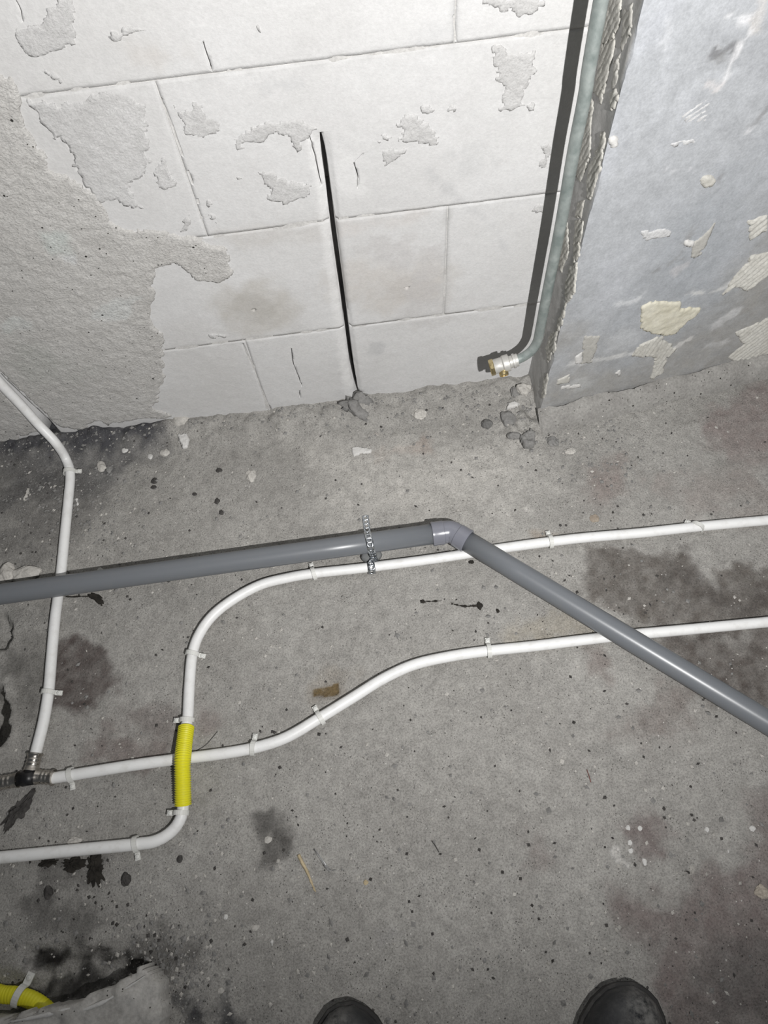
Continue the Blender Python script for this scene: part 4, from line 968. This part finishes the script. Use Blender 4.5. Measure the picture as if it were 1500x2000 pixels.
# wood sliver, film, twigs, dried leaf, black strings
wp = [(580,1670),(586,1667),(592,1681),(602,1700),(612,1728),(619,1746),(612,1738),(598,1706),(586,1686)]
flake(wp, M['wood'], 'thin pale wooden sliver on the lower floor', .0025, 'wood_sliver', 'sliver', .001, .0012, .0005)
V = []; Fc = []
for i, (a, b, w_) in enumerate([(614,1660,3),(624,1675,5),(634,1690,7),(642,1702,12),(655,1702,8)]):
    p = fl(a, b, .003 + .003*math.sin(i*1.7)); m = mpp(p); V += [p - np.array([w_*m/2, -.001, 0]), p + np.array([w_*m/2, .001, .002])]
solo('plastic_film', V, [(2*i, 2*i+1, 2*i+3, 2*i+2) for i in range(4)], M['film'], 'crumpled strip of clear plastic film beside the wooden sliver', 'film').modifiers.new('t', 'SOLIDIFY').thickness = .0002
def twig(pts, r, mat, label, name='twig', cat='twig', z=.0018, lumps=0.0):
    p = [fl(a, b, z) for a, b in pts]; p = smooth_path([np.array([q[0], q[1], zat(q[0], q[1]) + r*.8]) for q in p], .0012)
    rr_ = r*(1 + lumps*fbm(p[:, 0], p[:, 1], 300, 2, 3)) if lumps else np.full(len(p), r)
    solo(name, *tube(p, np.maximum(rr_, r*.3), 6), mat, label, cat)
twig([(382,1466),(400,1455),(415,1440),(424,1428)], .0006, M['stone_d'], 'thin curved dark twig right of the yellow sleeve')
twig([(843,1642),(849,1650),(857,1664)], .0007, M['stone_d'], 'short dark twig on the open lower floor')
twig([(1146,1503),(1150,1515),(1154,1528)], .0007, mineral('red_twig', (.16,.08,.07), (.2,.1,.09)), 'short reddish twig below the lower long pipe')
twig([(822,1173),(836,1174),(850,1174),(862,1173)], .0011, M['soot'], 'string of black residue on the floor below the elbow, left piece', 'residue_string', 'residue', .0018, 1.2)
twig([(882,1179),(900,1183),(915,1184),(926,1183),(940,1182)], .0011, M['soot'], 'string of black residue on the floor below the elbow, right piece', 'residue_string', 'residue', .0018, 1.2)
stone(825,1174,10,8,M['soot'],'small black blob at the left end of the left residue string','blob','residue_blob',seed=60,amp=.5)
stone(937,1181,12,14,M['soot'],'black blob on the right residue string','blob','residue_blob',seed=61,amp=.5)
stone(972,1192,7,9,M['soot'],'tiny black blob right of the right residue string','blob','residue_blob',seed=62,amp=.5)
stone(921,1096,11,9,M['soot'],'black crumb under the upper white pipe at the grey elbow','crumb','residue_crumb',seed=63,amp=.5)
lf = [(170,1160),(180,1157),(190,1160),(199,1166),(201,1178),(196,1182),(188,1177),(182,1170),(173,1167)]
flake(lf, M['soot'], 'dark dried leaf under the grey pipe at the left', .002, 'dried_leaf', 'leaf')
twig([(125,1164),(140,1165),(155,1164),(172,1164)], .0009, M['soot'], 'dark stem leading to the dried leaf', 'leaf_stem', 'stem', .0018, .8)
# mortar mound at the foot of the chase
mc = on_y(697, 795, D-.012); V, Fc = blob((mc[0], D-.012, .006), .028, .024, .026, 70, 4, .5, 3.2); V[:, 2] = np.maximum(V[:, 2], -.004)
solo('mortar_mound', V, Fc, M['stone'], 'rough grey mortar mound at the foot of the wall chase', 'mortar')
# rubble along the wall foot at the left
V, Fc = blob(on_y(345, 815, D-.004)*np.array([1,1,0]) + np.array([0, 0, .014]), .016, .012, .012, 71, 3, .4)
solo('mortar_lump', V, Fc, M['stone_p'], 'mortar lump in the broken wall foot above the trapezoid flake', 'lump')

# ------------------------------------------------------------------ loose grit (uncountable)
def grit(name, n, mat, label, dens, smin, smax, seed):
    g = np.random.default_rng(seed); V = []; Fc = []; k = 0; tries = 0
    base = np.array([(1,0,0),(-1,0,0),(0,1,0),(0,-1,0),(0,0,1),(0,0,-1)], float); bf = [(0,2,4),(2,1,4),(1,3,4),(3,0,4),(2,0,5),(1,2,5),(3,1,5),(0,3,5)]
    pts = []
    while len(pts) < n and tries < 60:
        tries += 1; a = g.uniform(0, 1500, 4000); b = g.uniform(770, 2000, 4000); keep = g.random(4000) < dens(a, b)
        for x, y in zip(a[keep], b[keep]):
            p = fl(x, y)
            if p[1] < D-.004 and not (p[0] > PCX-.005 and p[1] > PCY - .035 + (p[0]-PCX)*math.tan(PHI)): pts.append(p[:2])
    pts = np.array(pts[:n]); zz = zf(pts)
    for p, z in zip(pts, zz):
        s = smin + (smax-smin)*g.random()**3; R = base*(1 + .5*(g.random((6, 1))-.5))*np.array([1, g.uniform(.5, 1), g.uniform(.35, .8)])*s
        t = g.random()*6.3; c, sn = math.cos(t), math.sin(t); R = np.stack([R[:, 0]*c-R[:, 1]*sn, R[:, 0]*sn+R[:, 1]*c, R[:, 2]], 1)
        V.append(R + np.array([p[0], p[1], z + s*.25])); Fc += [tuple(i+k for i in f) for f in bf]; k += 6
    o = link(name, mesh(name, np.concatenate(V), Fc, mat, False)); tag(o, label, 'grit', kind='stuff')
gz = lambda a, b, cx_, cy_, r: np.exp(-(((a-cx_)**2 + (b-cy_)**2)/r**2))
wallfoot = lambda a, b: np.exp(-((b - (860 - .1*a))/45)**2)
dens1 = lambda a, b: .10 + .55*wallfoot(a, b) + .25*gz(a, b, 180, 960, 130) + .9*gz(a, b, 330, 1890, 90) + .5*gz(a, b, 1170, 860, 90) + .5*gz(a, b, 1010, 820, 60) + .3*gz(a, b, 300, 1800, 150)
dens2 = lambda a, b: .10 + .4*wallfoot(a, b) + .7*gz(a, b, 100, 1030, 130) + .6*gz(a, b, 170, 1710, 90) + .6*gz(a, b, 300, 1890, 110) + .5*gz(a, b, 1170, 870, 110) + .3*gz(a, b, 1200, 1130, 120)
grit('pale_grit', 1500, M['stone_p'], 'tiny pale plaster grit scattered over the floor', dens1, .0006, .0036, 1)
grit('dark_grit', 1400, M['stone_d'], 'tiny dark grit scattered over the floor', dens2, .0006, .0032, 2)
dens3 = lambda a, b: .02 + .5*wallfoot(a, b) + .8*gz(a, b, 150, 940, 110) + .9*gz(a, b, 320, 1890, 80) + .5*gz(a, b, 1170, 860, 80) + .6*gz(a, b, 1010, 820, 60)
grit('grey_grit', 2600, M['stone'], 'fine grey concrete rubble along the wall foot', dens3, .0010, .0045, 3)
